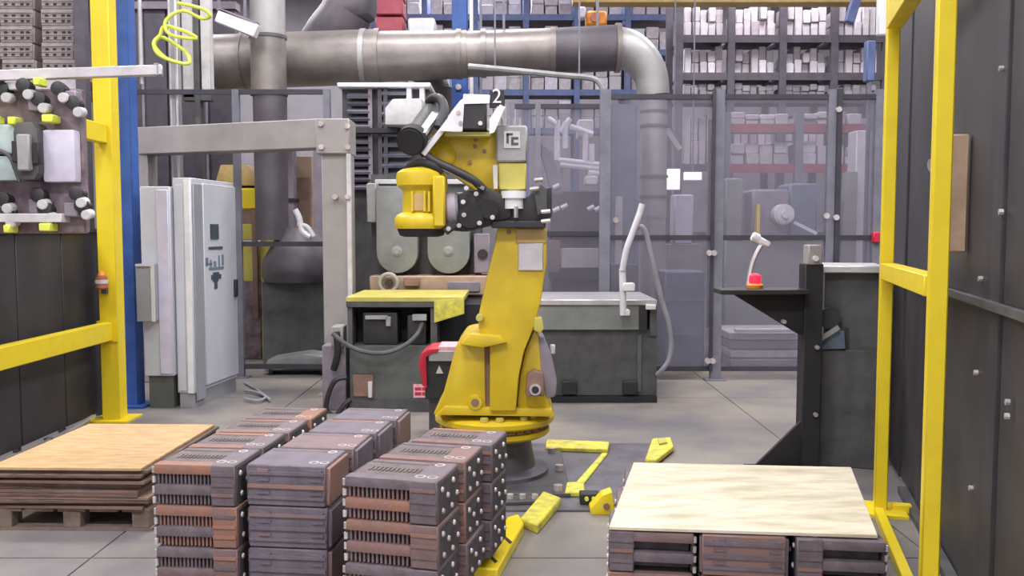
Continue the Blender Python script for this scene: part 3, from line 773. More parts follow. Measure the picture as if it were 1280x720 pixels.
B().tube([(tx(-30), 5.17, tz(190)), (tx(5), 5.15, tz(188)), (tx(22), 5.15, tz(196)), (tx(29), 5.15, tz(212)), (tx(34), 5.15, tz(228))], 0.012).build('hose', 'dark_steel', t)

# castings store behind the left guard
t = thing('storage_rack', 'tall rack of stacked castings behind the left yellow post', 'rack', (-5.7, 9.4, 0))
for x in (-6.55, -4.33):
    for y in (9.0, 9.9):
        B().box(x - 0.05, x + 0.05, y - 0.05, y + 0.05, 0, 6.0).build('upright', 'rack_dark', t)
for z in (1.55, 3.10):
    for y in (9.0, 9.9):
        B().box(-6.5, -4.38, y - 0.03, y + 0.03, z - 0.12, z).build('beam', 'carton_warm' if z > 2 else 'rack_dark', t)
    B().box(-6.5, -4.38, 8.96, 9.94, z, z + 0.02).build('deck', 'tan', t)
COLN = ['first', 'second', 'third', 'fourth', 'fifth']
WORD = ['bottom layer', 'second layer', 'third layer', 'fourth layer', 'fifth layer', 'sixth layer', 'seventh layer']
for si, (zs, nl, sh) in enumerate(((1.57, 7, 'lower'), (3.12, 6, 'upper'))):
    for L in range(nl):
        for ci in range(5):
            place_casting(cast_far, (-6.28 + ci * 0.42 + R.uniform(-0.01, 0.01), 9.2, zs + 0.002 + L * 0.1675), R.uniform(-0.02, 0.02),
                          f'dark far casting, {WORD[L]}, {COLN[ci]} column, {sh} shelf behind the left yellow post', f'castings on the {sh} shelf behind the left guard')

# ================================================================ MACHINE BED BEHIND THE ROBOT
Yb = 7.5
t = thing('pump_machine', 'dark green-grey machine base with yellow top lip behind the robot', 'machine', (-0.978, 7.6, 0.009))
gz = lambda py, Y=Yb: hgt(py, Y)
gx = lambda px, Y=Yb: (px - 640) / 1100 * Y * 1.003
B().box(gx(436), gx(600), Yb, Yb + 0.9, 0.0, gz(432), 0.006).build('body', 'machine_green', t)
B().box(gx(436), gx(600), Yb + 0.28, Yb + 0.9, gz(432), gz(384)).build('recess_back', 'matte_black', t)
B().box(gx(434), gx(440), Yb, Yb + 0.9, gz(432), gz(376)).build('side_plate', 'dark_steel', t)
B().box(gx(538), gx(546), Yb, Yb + 0.3, gz(432), gz(376)).build('side_plate', 'dark_steel', t)
B().box(gx(433), gx(546), Yb - 0.02, Yb + 0.9, gz(384), gz(376), 0.004).build('top_plate', 'dark_steel', t)
B().box(gx(433), gx(580), Yb - 0.02, Yb + 0.9, gz(377), gz(371), 0.004).build('yellow_lip', 'pale_yellow', t)
B().prism([(gx(543), gz(376)), (gx(580), gz(372)), (gx(580), gz(392)), (gx(543), gz(403))], Yb - 0.03, Yb + 0.05, 0.003).build('yellow_plate', 'worn_yellow', t)
for px, py, w, h in ((474, 404, 22, 13), (520, 404, 12, 10)):
    B().box(gx(px - w), gx(px + w), Yb + 0.04, Yb + 0.28, gz(432), gz(py - h), 0.02, 2).build('pump', 'black', t)
B().cyl((gx(455), Yb + 0.12, gz(402)), (gx(488), Yb + 0.12, gz(400)), 0.07, seg=18, bev=0.01).build('pump_motor', 'dark_steel', t)
for px, py, w, h in ((485, 402, 3, 6), (470, 397, 14, 2.5), (524, 397, 9, 4)):
    B().box(gx(px - w), gx(px + w), Yb + 0.0, Yb + 0.06, gz(py + h), gz(py - h), 0.004).build('fitting', 'motor_gray', t)
B().tube([(gx(418), Yb - 0.1, gz(415)), (gx(435), Yb - 0.12, gz(428)), (gx(458), Yb - 0.14, gz(437)), (gx(485), Yb - 0.14, gz(438)), (gx(507), Yb - 0.1, gz(430)), (gx(522), Yb - 0.05, gz(417)), (gx(528), Yb + 0.05, gz(402))], 0.02).build('cable', 'dark_steel', t)
B().box(gx(516), gx(537), Yb - 0.006, Yb, gz(497), gz(480)).build('warning_label', 'pink_label', t, label='pink and white warning label')
lb = [c for c in bpy.data.objects if c.name == 'warning_label'][0]
for k in range(4):
    B().box(gx(518 + (k % 2) * 9), gx(526 + (k % 2) * 8), Yb - 0.008, Yb - 0.006, gz(494 - (k // 2) * 6), gz(490 - (k // 2) * 6)).build('print_bar', 'red', lb)
B().box(gx(440), gx(466), Yb - 0.02, Yb, gz(496), gz(468), 0.01).build('hatch', 'brown', t)
B().box(gx(460), gx(465), Yb - 0.05, Yb - 0.02, gz(496), gz(476), 0.004).build('latch', 'off_white', t)
B().box(gx(436), gx(600), Yb - 0.03, Yb, 0, 0.1).build('kick_plate', 'dark_steel', t)

t = thing('connection_panel', 'mauve grey side panel with looped black cables left of the machine base', 'panel', (-1.57, 7.7, 0.06))
B().box(gx(400), gx(430), 7.55, 7.75, 0, gz(433), 0.006).build('panel', 'mauve_gray', t)
B().tube([(gx(434), 7.44, gz(470)), (gx(420), 7.42, gz(474)), (gx(411), 7.42, gz(492)), (gx(409), 7.42, gz(510)), (gx(420), 7.42, gz(517)), (gx(430), 7.44, gz(505)), (gx(438), 7.46, gz(498))], 0.022).build('cable', 'black', t)
B().tube([(gx(420), 7.5, gz(415)), (gx(422), 7.47, gz(440)), (gx(416), 7.5, gz(462))], 0.03).build('cable', 'black', t)
B().box(gx(413), gx(428), 7.5, 7.7, gz(434), gz(408), 0.01).build('connector_box', 'motor_gray', t)

t = thing('warning_box', 'black and red box with a white warning triangle beside the robot shoulder', 'box', (-0.525, 6.5, 0.292))
k6 = lambda px: (px - 640) / 1100 * 6.55
z6 = lambda py: hgt(py, 6.6)
B().box(k6(531), k6(578), 6.5, 6.85, z6(496), z6(438), 0.01).build('housing', 'black', t)
B().box(k6(548), k6(578), 6.5, 6.8, z6(436.5), z6(431), 0.004).build('top_bar', 'pink_label', t)
B().box(k6(536), k6(574), 6.48, 6.85, z6(449), z6(436), 0.006).build('top_cover', 'motor_gray', t)
B().prism([(k6(x), z6(y)) for x, y in ((524, 452), (526, 440), (536, 434), (548, 433), (548, 437), (540, 439), (533, 444), (534, 482), (528, 478))], 6.47, 6.86, 0.004).build('red_frame', 'red', t)
B().cyl((k6(526), 6.6, z6(456)), (k6(532), 6.6, z6(456)), 0.06, seg=16).build('red_button', 'red', t)
B().prism([(k6(545), z6(464)), (k6(549), z6(454)), (k6(554), z6(464))], 6.49, 6.5).build('warning_triangle', 'off_white', t)
B().box(k6(535), k6(575), 6.55, 6.8, 0.0, z6(496)).build('stand', 'dark_steel', t)

# grey twin-cover machine on the bed
t = thing('press_machine', 'grey machine with two round-ended covers and dark louvres behind the robot wrist', 'machine', (-0.941, 8.6, 0.915))
Yc = 8.5
hx = lambda px: (px - 640) / 1100 * Yc * 1.003
hz = lambda py: hgt(py, Yc)
B().box(hx(462), hx(640), Yc, Yc + 1.0, hz(369), hz(345), 0.01).build('bed', 'tan', t)
B().box(hx(466), hx(640), Yc + 0.05, Yc + 0.95, 0, hz(369)).build('pedestal', 'dark_steel', t)
def cover(x0, x1, y0, ycen):
    cx = (x0 + x1) / 2; r = (x1 - x0) / 2
    pts = [(x0, y0), (x1, y0)] + [(cx + r * math.cos(a), ycen + r * math.sin(a)) for a in [i * PI / 12 for i in range(13)]]
    o = B().prism([(hx(x), hz(y)) for x, y in pts], Yc + 0.05, Yc + 0.35, 0.015).build('round_cover', 'machine_gray', t)
    B().lathe([(0.05, 0), (0.05, 0.015), (0.028, 0.02), (0.028, 0.04)], (hx(cx), Yc + 0.055, hz(ycen - 2)), (0, -1, 0), 14).build('hub_bolt', 'motor_gray', o)
cover(470, 522, 232, 316)
cover(534, 587, 240, 316)
B().box(hx(458), hx(600), Yc + 0.35, Yc + 0.8, hz(345), hz(215)).build('backing', 'dark_steel', t)
B().box(hx(592), hx(612), Yc + 0.1, Yc + 0.35, hz(342), hz(292), 0.01).build('side_box', 'mauve_gray', t)
B().cyl((hx(603), Yc + 0.1, hz(318)), (hx(603), Yc + 0.07, hz(318)), 0.05, seg=14).build('side_knob', 'black', t)
B().box(hx(457), hx(469), Yc + 0.12, Yc + 0.5, hz(278), hz(228), 0.01).build('arm', 'motor_gray', t)
w = B().ring((hx(487), Yc - 0.06, hz(353)), (0, 1, 0), 0.085, 0.02).build('hand_wheel', 'motor_gray', t)
B().cyl((hx(487), Yc, hz(353)), (hx(487), Yc - 0.09, hz(353)), 0.035, seg=14).build('hub', 'black', w)
B().box(hx(505), hx(525), Yc - 0.05, Yc + 0.1, hz(358), hz(346), 0.01).build('fixture', 'brown', t)
B().box(hx(560), hx(600), Yc - 0.02, Yc + 0.1, hz(365), hz(352), 0.008).build('fixture', 'mauve_gray', t)
B().box(hx(464), hx(600), Yc + 0.3, Yc + 0.7, hz(228), hz(222), 0.006).build('ledge', 'off_white', t)

t = thing('louvre_unit', 'dark upright unit of stacked louvres behind the portal leg', 'cooling unit', (-1.482, 9.3, 1.033))
Yd = 9.5
ix = lambda px: (px - 640) / 1100 * Yd * 1.0
iz = lambda py: hgt(py, Yd)
B().box(ix(428), ix(536), Yd + 0.1, Yd + 0.6, 0, iz(106)).build('housing', 'dark_steel', t)
B().box(ix(425), ix(540), Yd - 0.05, Yd + 0.65, iz(110), iz(104), 0.01).build('cap_bar', 'white', t)
for k in range(13):
    py = 118 + k * 9.5
    B().cbox((ix(450), Yd + 0.05, iz(py)), (ix(460) - ix(432), 0.12, 0.03), rotm(0.5, 0, 0)).build('louvre', 'rack_dark' if k % 2 else 'fence_post', t)
for k in range(9):
    py = 114 + k * 13
    B().cbox((ix(497), Yd + 0.05, iz(py)), (ix(518) - ix(482), 0.12, 0.03), rotm(0.5, 0, 0)).build('louvre', 'fence_post', t)
for px in (462, 474, 481):
    B().box(ix(px), ix(px + 5), Yd, Yd + 0.1, iz(240), iz(110)).build('rib', 'mauve_gray' if px == 462 else 'rack_dark', t)
B().box(ix(446), ix(500), Yd - 0.08, Yd, iz(167), iz(161)).build('rail', 'black', t)
B().prism([(ix(488), iz(160)), (ix(488), iz(140)), (ix(497), iz(129)), (ix(532), iz(128)), (ix(532), iz(160))], Yd - 0.3, Yd + 0.1, 0.01).build('white_cover', 'off_white', t)
for px in (510, 526):
    B().box(ix(px), ix(px + 6), Yd - 0.02, Yd + 0.1, iz(128), iz(110)).build('white_strut', 'white', t)

# grey trough table on the right of the robot
t = thing('wash_trough', 'long dark grey trough table with pale rim behind the robot on the right', 'trough', (0.835, 7.9, 0.021))
Yt = 7.9
jx = lambda px: (px - 640) / 1100 * Yt * 1.003
jz = lambda py: hgt(py, Yt)
B().box(jx(672), jx(822), Yt, Yt + 0.9, 0.06, jz(412), 0.006).build('body', 'dark_steel', t)
B().box(jx(672), jx(806), Yt - 0.04, Yt + 0.94, jz(412), jz(381), 0.006).build('apron', 'machine_gray', t)
B().box(jx(672), jx(820), Yt - 0.06, Yt + 0.96, jz(381), jz(374), 0.006).build('rim', 'aluminium', t)
B().box(jx(798), jx(808), Yt - 0.05, Yt + 0.1, jz(412), jz(381)).build('bracket', 'black', t)
B().box(jx(812), jx(821), Yt - 0.02, Yt + 0.9, jz(420), jz(376), 0.004).build('end_plate', 'dark_steel', t)
B().box(jx(797), jx(802), Yt - 0.02, Yt, 0.1, jz(418)).build('rib', 'machine_green', t)
for px in (712, 788):
    B().box(jx(px - 9), jx(px + 9), Yt - 0.05, Yt + 0.08, 0.08, 0.2, 0.006).build('fork_pocket', 'black', t)
B().box(jx(690), jx(822), Yt - 0.03, Yt + 0.9, 0.0, 0.06).build('skid', 'matte_black', t)
B().box(jx(806), jx(818), Yt - 0.09, Yt, jz(386), jz(380), 0.004).build('latch', 'white', t)

o = B().tube([(0.983, 7.75, 0.822), (0.975, 7.75, 0.964), (0.967, 7.75, 1.12), (0.973, 7.7, 1.263), (1.014, 7.7, 1.416), (1.069, 7.7, 1.556), (1.124, 7.7, 1.591), (1.167, 7.7, 1.542), (1.203, 7.7, 1.402), (1.262, 7.7, 1.157), (1.32, 7.7, 0.925), (1.379, 7.7, 0.735), (1.402, 7.7, 0.558), (1.382, 7.7, 0.416), (1.327, 7.7, 0.331), (1.293, 7.75, 0.28)], 0.022, 10).build('air_hose', 'rubber_hose')
tag(o, 'pale grey air hose arching over the trough table and hanging at its right end', 'hose')
B().cyl((0.98, 7.72, 0.811), (0.969, 7.72, 1.22), 0.030, seg=12).build('hose_sleeve', 'white_hose', o)
B().tube([(0.967, 7.7, 1.207), (0.998, 7.68, 1.389), (1.052, 7.68, 1.542), (1.106, 7.68, 1.695), (1.133, 7.68, 1.785)], 0.028, 10).build('white_line', 'white_hose', o)
B().box(jx(775), jx(789), 7.66, 7.78, jz(362), jz(352), 0.008).build('valve_handle', 'white', o)
B().box(jx(774), jx(784), 7.70, 7.86, jz(392), jz(385), 0.006).build('clamp', 'white', o)

# black bracket table, column and grey cabinets on the right
t = thing('bracket_stand', 'black steel column with gusseted bracket shelf in front of the clear fence', 'stand', (1.944, 5.6, 0.022))
Ys = 5.6
sx = lambda px: (px - 640) / 1100 * Ys * 1.003
sz = lambda py: hgt(py, Ys)
B().box(sx(1006), sx(1029), Ys, Ys + 0.13, 0, sz(330), 0.006).build('column', 'matte_black', t)
B().box(sx(1009), sx(1026), Ys - 0.01, Ys + 0.1, sz(331), sz(306), 0.006).build('head', 'portal_gray', t)
B().cyl((sx(1017), Ys - 0.01, sz(323)), (sx(1017), Ys - 0.03, sz(323)), 0.018, seg=12).build('head_bolt', 'white', t)
B().box(sx(897), sx(1006), Ys - 0.1, Ys + 0.12, sz(367), sz(361), 0.004).build('shelf_plate', 'black', t)
B().prism([(sx(x), sz(y)) for x, y in ((916, 367), (1007, 367), (1007, 420), (1000, 418))], Ys + 0.03, Ys + 0.06, 0.003).build('gusset', 'matte_black', t)
B().prism([(sx(x), 0.015 + max(0, sz(y) - sz(586))) for x, y in ((947, 586), (1007, 527), (1007, 586))], Ys + 0.03, Ys + 0.06, 0.003).build('gusset', 'matte_black', t)
B().box(sx(940), sx(1028), Ys - 0.1, Ys + 0.13, 0, 0.015).build('foot_plate', 'matte_black', t)
for py in (402, 434, 518):
    B().cyl((sx(1022) if py > 410 else sx(980), Ys + 0.02, sz(py)), (sx(1022) if py > 410 else sx(980), Ys - 0.02, sz(py)), 0.014, seg=8).build('bolt', 'bolt_steel', t)

t = thing('red_lamp_unit', 'small lit red lamp with silver wand standing on the black bracket shelf', 'lamp', (1.561, 5.6, 1.183))
B().lathe([(0.05, 0), (0.055, 0.02), (0.045, 0.03)], (sx(946), Ys + 0.05, sz(360.8)), seg=16).build('lamp_foot', 'orange', t)
B().lathe([(0.034, 0.03), (0.04, 0.045), (0.036, 0.08), (0.015, 0.095)], (sx(946), Ys + 0.05, sz(360.8)), seg=16).build('lens', 'red_lamp', t)
B().tube([(sx(940), Ys + 0.09, sz(357)), (sx(944), Ys + 0.1, sz(335)), (sx(950), Ys + 0.1, sz(318)), (sx(957), Ys + 0.1, sz(305))], 0.016).build('wand', 'aluminium', t)
B().cbox((sx(958), Ys + 0.1, sz(303)), (0.10, 0.05, 0.045), rotm(0, 0.5, 0), 0.012).build('spray_head', 'white', t)
B().cyl((sx(944), Ys + 0.1, sz(295)), (sx(953), Ys + 0.1, sz(299)), 0.03, seg=12, bev=0.006).build('spray_cap', 'white', t)

t = thing('grey_cabinet', 'dark grey steel cabinet with pale top edge beside the right yellow posts', 'cabinet')
def cq(px): return (px - 1031) / 1100 * Ys * 1.10
B().box(cq(1031), cq(1098), 0.0, 0.6, 0.0, sz(440), 0.006).build('lower_body', 'dark_steel', t)
B().box(cq(1034), cq(1096), 0.04, 0.6, sz(440), sz(342)).build('upper_body', 'dark_steel', t)
B().box(cq(1031), cq(1098), -0.03, 0.6, sz(342), sz(333), 0.006).build('top_edge', 'aluminium', t)
B().box(cq(1029), cq(1032), -0.012, 0.03, 0.02, sz(440)).build('edge_strip', 'motor_gray', t)
B().cyl((cq(1040), 0.02, sz(400)), (cq(1040), -0.04, sz(400)), 0.07, seg=22, bev=0.008).build('rotary_hub', 'black', t)
B().bar((cq(1031), -0.06, sz(425)), (cq(1050), -0.05, sz(410)), 0.015, 0.03).build('lever', 'motor_gray', t)
B().prism([(cq(x), sz(y)) for x, y in ((1032, 428), (1044, 414), (1056, 416), (1058, 438), (1032, 440))], -0.02, 0.04, 0.004).build('guard_flap', 'slate_blue', t)
B().box(cq(1058), cq(1061), 0.02, 0.04, sz(440), sz(412)).build('edge_strip', 'black', t)
t.location = (sx(1031) + 0.03, Ys + 0.14, 0); t.rotation_euler = (0, 0, -0.30)

# ================================================================ THINGS ON THE FLOOR
o = B().slab([(-0.174, 6.309), (1.151, 6.309), (0.54, 4.776), (-0.354, 4.776)], 0.001, 0.012).build('floor_plate', 'floor_plate')
tag(o, 'dark steel plate let onto the floor around the robot foot', 'floor plate')
def floor_bar(poly_low, label, h, m='worn_yellow', slots=(), z0=0.0, extra=None):
    o = B().slab(poly_low, z0, z0 + h, 0.006).build('floor_stop', m)
    tag(o, label, 'floor stop', 'yellow stops on the floor around the robot')
    return o
a = floor_bar([(-0.195, 3.816), (-0.025, 4.513), (0.034, 4.563), (0.061, 4.416), (-0.064, 3.799)], 'near bright yellow floor stop with two black slots, beside the big stack', 0.06, 'yellow')
for px, py in ((634, 676), (616, 700)):
    pts = [(px - 6, py - 5), (px - 3, py - 6), (px + 6, py + 2), (px + 3, py + 4)]
    q = []
    for x, y in pts:
        cxx = (x - 640) / 1100; cyy = (360 - y) / 1100
        tt_ = (0.06 - 1.55) / (-0.06453 + cyy * 0.99792)
        q.append((cxx * tt_, tt_ * (0.99792 + cyy * 0.06453)))
    B().slab(q, 0.058, 0.063).build('slot', 'black', a)
a = floor_bar([(0.042, 4.525), (0.181, 5.009), (0.28, 4.875), (0.131, 4.416)], 'far pale yellow floor stop in line with the slotted one', 0.05, 'worn_yellow')
a = floor_bar([(0.25, 6.309), (0.701, 6.238), (0.665, 6.012), (0.235, 6.078)], 'straight yellow floor strip lying across behind the dark plate', 0.03, 'worn_yellow', z0=0.012)
a = floor_bar([(0.619, 5.99), (0.663, 5.99), (0.418, 5.198), (0.372, 5.231)], 'thin slanting yellow floor strip on the dark plate', 0.012, 'worn_yellow', z0=0.012)
a = floor_bar([(0.328, 5.215), (0.435, 5.231), (0.422, 5.009), (0.306, 5.009)], 'short yellow floor block at the near end of the slanting strip', 0.03, 'worn_yellow', z0=0.012)
a = floor_bar([(1.018, 6.309), (1.16, 6.357), (1.132, 6.078), (0.947, 5.701), (0.88, 5.741)], 'yellow floor angle behind the pale plywood sheet', 0.035, 'worn_yellow', z0=0.012)
B().slab([(1.05, 6.261), (1.112, 6.285), (1.099, 6.145), (1.035, 6.1)], 0.047, 0.06).build('angle_lip', 'pale_yellow', a)
t = thing('yellow_bracket', 'upright yellow corner bracket with black bar beside the pale plywood sheet', 'bracket', (0.493, 4.75, 0.008))
wp = lambda px: (px - 640) / 1100 * 4.85
B().prism([(wp(x), 0.0 + z) for x, z in ((738, 0.0), (737, 0.035), (752, 0.11), (764, 0.13), (767, 0.03), (764, 0.0))], 4.72, 4.82, 0.006).build('bracket_body', 'yellow', t)
B().box(wp(727), wp(752), 4.86, 4.94, 0.013, 0.075, 0.004).build('black_bar', 'black', t)
for px in (735, 744):
    B().cyl((wp(px), 4.86, 0.05), (wp(px), 4.845, 0.05), 0.012, seg=8).build('bolt', 'neon_yellow', t)
B().cyl((wp(757), 4.72, 0.05), (wp(757), 4.71, 0.05), 0.018, seg=10).build('hole_plug', 'brown', t)
t = thing('anchor_foot', 'steel anchor foot with bolts on the dark floor plate', 'anchor', (0.073, 5.3, 0.039))
B().cbox((0.06, 4.92, 0.024), (0.22, 0.12, 0.022), rotm(0, 0, 0.1), 0.004).build('foot_plate', 'dark_steel', t)
for dx in (-0.07, 0.0, 0.07):
    B().cyl((0.06 + dx, 4.91, 0.03), (0.06 + dx, 4.91, 0.06), 0.02, seg=6).build('nut', 'bolt_steel', t)

t = thing('floor_conduit', 'thin pale conduit lying along the foot of the left black panels', 'conduit', (-3.312, 6.2, 0.09))
B().tube([(-3.37, 5.2, 0.022), (-3.375, 5.8, 0.022), (-3.36, 6.4, 0.03), (-3.37, 7.0, 0.06)], 0.02).build('pipe', 'bright_steel', t)
B().tube([(-3.32, 5.1, 0.014), (-3.30, 5.7, 0.014), (-3.33, 6.2, 0.014), (-3.31, 6.7, 0.014)], 0.014).build('pipe', 'black', t)
for y in (5.5, 6.3):
    B().box(-3.40, -3.345, y, y + 0.04, 0, 0.05, 0.004).build('clip', 'dark_steel', t)

o = B().tube([(-2.563, 8.36, 0.025), (-2.426, 8.26, 0.028), (-2.271, 8.03, 0.026), (-2.287, 7.83, 0.027), (-2.439, 7.95, 0.026)], 0.012).tube([(-2.712, 8.85, 0.018), (-2.482, 8.45, 0.024), (-2.183, 7.87, 0.027)], 0.012).build('loose_cables', 'rubber_hose')
tag(o, 'loose pale cables on the floor right of the tall cabinet', 'cable')

# ================================================================ FENCES
def fence(name, label, Y, posts, zr, top, sheets, mat_sheet, pw=0.06):
    t = thing('clear_fence', label, 'fence', ((posts[0] + posts[-1]) / 2, Y, 0))
    for x in posts:
        p = B().box(x - pw / 2, x + pw / 2, Y - 0.03, Y + 0.03, 0, top).build('post', 'fence_post', t)
        B().box(x - pw / 2 - 0.05, x + pw / 2 + 0.05, Y - 0.08, Y + 0.08, 0, 0.012).build('base_plate', 'fence_post', p)
    for a, b in zip(posts, posts[1:]):
        for z in zr:
            B().box(a + pw / 2, b - pw / 2, Y - 0.02, Y + 0.02, z - 0.025, z + 0.025).build('rail', 'fence_rail', t)
        if sheets:
            zs = sorted(zr)
            B().box(a + pw / 2 + 0.01, b - pw / 2 - 0.01, Y - 0.004, Y + 0.004, zs[0] + 0.025, zs[-1] - 0.025).build('clear_panel', mat_sheet, t)
    return t
Yf = 9.1
fx = lambda px, Y=Yf: (px - 640) / 1100 * Y * 1.003
fz = lambda py, Y=Yf: hgt(py, Y)
f1 = fence('f', 'clear sheet fence in grey posts right of the air hose, seen behind the bracket stand', Yf,
      [fx(755), fx(895), fx(1036), fx(1094), fx(1230), fx(1370)], [0.12, fz(297), fz(121)], fz(112), True, 'fence_sheet', 0.11)
B().box(fx(1039), fx(1045), Yf - 0.06, Yf - 0.03, 0, fz(112)).build('dark_edge', 'fence_rail', f1)
B().box(fx(886), fx(890), Yf - 0.06, Yf - 0.03, 0.1, fz(112)).build('dark_edge', 'fence_rail', f1)
for px, py in ((768, 275), (1040, 138), (1028, 270), (1040, 272), (890, 316), (890, 450), (884, 316), (884, 450)):
    B().cyl((fx(px), Yf - 0.05, fz(py)), (fx(px), Yf - 0.08, fz(py)), 0.03, seg=8).build('clamp_bolt', 'bolt_steel', f1)
B().box(fx(1085), fx(1096), Yf - 0.1, Yf - 0.03, fz(303), fz(290), 0.01).build('switch', 'red', f1, label='small red gate switch')
f2 = fence('f', 'clear sheet fence left of the air hose, running behind the robot', 9.6, [fx(640, 9.6), fx(672, 9.6), fx(757, 9.6)], [0.12, fz(292, 9.6), fz(133, 9.6)], fz(128, 9.6), True, 'fence_sheet')
f3 = fence('f', 'dark railed fence behind the grey portal on the left', 9.25, [fx(160, 9.25), fx(300, 9.25), fx(412, 9.25)], [0.12, fz(305, 9.25), fz(115, 9.25)], fz(112, 9.25), False, 'cell_sheet', 0.07)

# ================================================================ DUCTS
Yp = 10.8
dx_ = lambda px, Y=Yp: (px - 640) / 1100 * Y
dz_ = lambda py, Y=Yp: hgt(py, Y)
t = thing('air_duct', 'big horizontal steel air duct with elbow going down on its right end', 'duct', (dx_(815), Yp, 0))
r0 = 0.315
B().cyl((dx_(275), Yp, dz_(78)), (dx_(475), Yp, dz_(71)), r0 * 1.03, seg=32).build('duct_section', 'duct_steel', t)
B().cyl((dx_(475), Yp, dz_(71)), (dx_(585), Yp, dz_(68)), r0 * 0.95, r0 * 0.90, seg=32).build('duct_section', 'duct_steel', t)
B().cyl((dx_(585), Yp, dz_(68)), (dx_(690), Yp, dz_(64)), r0 * 0.86, seg=32).build('duct_section', 'duct_steel', t)
B().cyl((dx_(690), Yp, dz_(64)), (dx_(768), Yp, dz_(60)), r0 * 0.86, seg=32).build('duct_section', 'duct_dark', t)
for px, py, rr in ((475, 71, 1.06), (575, 68, 0.95), (605, 67, 0.92), (690, 64, 0.90), (770, 60, 0.93), (458, 72, 1.08), (310, 77, 1.07)):
    B().cyl((dx_(px - 3), Yp, dz_(py)), (dx_(px + 3), Yp, dz_(py)), r0 * rr, seg=32).build('joint_band', 'duct_steel' if px != 458 else 'duct_pale', t)
el = [(dx_(768), Yp, dz_(60)), (dx_(784), Yp, dz_(63)), (dx_(800), Yp, dz_(76)), (dx_(811), Yp, dz_(95)), (dx_(815), Yp, dz_(120))]
B().tube(el, lambda k: r0 * (0.82 - 0.22 * k), 28).build('elbow', 'duct_pale', t)
B().cyl((dx_(815), Yp, dz_(120)), (dx_(815.5), Yp, dz_(158)), 0.165, seg=26).build('down_pipe', 'duct_pale', t)
B().cyl((dx_(815.5), Yp, dz_(158)), (dx_(816), Yp, dz_(272)), 0.16, seg=26).build('down_pipe', 'duct_pale', t)
for py in (120, 140, 158, 221, 246):
    B().cyl((dx_(815.5), Yp, dz_(py + 1.5)), (dx_(815.5), Yp, dz_(py - 1.5)), 0.178, seg=26).build('joint_band', 'duct_dark', t)
B().cyl((dx_(816), Yp, 0), (dx_(816), Yp, dz_(272)), 0.15, seg=26).build('down_pipe', 'duct_pale', t)
B().bar((dx_(830), Yp, dz_(160)), (dx_(848), Yp, dz_(187)), 0.06, 0.06).build('branch_pipe', 'duct_pale', t)
for px in (330, 630, 745):
    B().box(dx_(px) - 0.015, dx_(px) + 0.015, Yp - 0.02, Yp + 0.02, dz_(72) + r0 * 0.8, 7.99).build('hanger_rod', 'fence_post', t)

t = thing('vertical_duct', 'round vertical steel duct passing in front of the big horizontal one', 'duct', (dx_(340, 9.9), 9.9, 0))
Yv = 10.15
B().cyl((dx_(340, Yv), Yv, dz_(47, Yv)), (dx_(340, Yv), Yv, 7.99), 0.195, seg=28).build('upper_pipe', 'duct_pale', t)
B().cyl((dx_(340, Yv), Yv, dz_(118, Yv)), (dx_(340, Yv), Yv, dz_(47, Yv)), 0.198, seg=28).build('middle_pipe', 'duct_steel', t)
B().cyl((dx_(341, Yv), Yv, dz_(300, Yv)), (dx_(341, Yv), Yv, dz_(118, Yv)), 0.185, 0.19, seg=28).build('lower_pipe', 'duct_dark', t)
for py in (47, 118):
    B().cyl((dx_(340, Yv), Yv, dz_(py + 2, Yv)), (dx_(340, Yv), Yv, dz_(py - 2, Yv)), 0.21, seg=28).build('joint_band', 'duct_dark', t)
B().lathe([(0.40, 0.0), (0.43, 0.06), (0.43, 0.22), (0.30, 0.45), (0.19, 0.62)], (dx_(372, Yv), Yv + 0.1, dz_(352, Yv)), seg=28).build('hood', 'duct_dark', t)
B().box(dx_(330, Yv), dx_(410, Yv), Yv - 0.1, Yv + 0.4, 0, dz_(352, Yv)).build('hood_base', 'dark_steel', t)
t = thing('dark_elbow_duct', 'dark bent duct hanging above the big duct near the middle', 'duct', (dx_(430, 10.4), 10.4, 5))
B().tube([(dx_(400, 11.6), 11.7, dz_(62, 11.4)), (dx_(415, 11.4), 11.55, dz_(40, 11.4)), (dx_(436, 11.4), 11.5, dz_(12, 11.4)), (dx_(442, 11.4), 11.5, dz_(-30, 11.4)), (dx_(442, 11.4), 11.5, 7.98)], 0.33, 20).build('bent_pipe', 'duct_dark', t)
t = thing('grey_boot_duct', 'grey flexible duct end hanging under the big duct', 'duct', (dx_(540), 11.3, 3))
B().tube([(dx_(520, 11.35), 11.35, dz_(84, 11.3)), (dx_(538, 11.35), 11.35, dz_(95, 11.3)), (dx_(548, 11.35), 11.35, dz_(112, 11.3)), (dx_(551, 11.35), 11.35, dz_(140, 11.3)), (dx_(551, 11.35), 11.35, 0)], 0.16, 18).build('bent_pipe', 'duct_dark', t)

# things behind the portal
Yq = 10.6
t = thing('yellow_machine', 'old yellow machine standing behind the tall grey cabinet', 'machine', (dx_(300, Yq), Yq, 0))
qx = lambda px: dx_(px, Yq); qz = lambda py: dz_(py, Yq)
B().box(qx(266), qx(325), Yq, Yq + 0.8, 0, qz(352), 0.01).build('base', 'purple_dark', t)
B().box(qx(270), qx(318), Yq, Yq + 0.7, qz(352), qz(305), 0.01).build('lower_panel', 'pale_yellow', t)
B().box(qx(278), qx(322), Yq, Yq + 0.7, qz(300), qz(280), 0.01).build('middle_panel', 'pale_yellow', t)
B().box(qx(270), qx(326), Yq + 0.02, Yq + 0.7, qz(282), qz(262)).build('dark_band', 'brown', t)
B().box(qx(280), qx(322), Yq, Yq + 0.7, qz(262), qz(235), 0.02).build('upper_panel', 'yellow', t)
B().prism([(qx(270), qz(232)), (qx(278), qz(206)), (qx(312), qz(206)), (qx(326), qz(232))], Yq, Yq + 0.7, 0.01).build('hood', 'caramel', t)
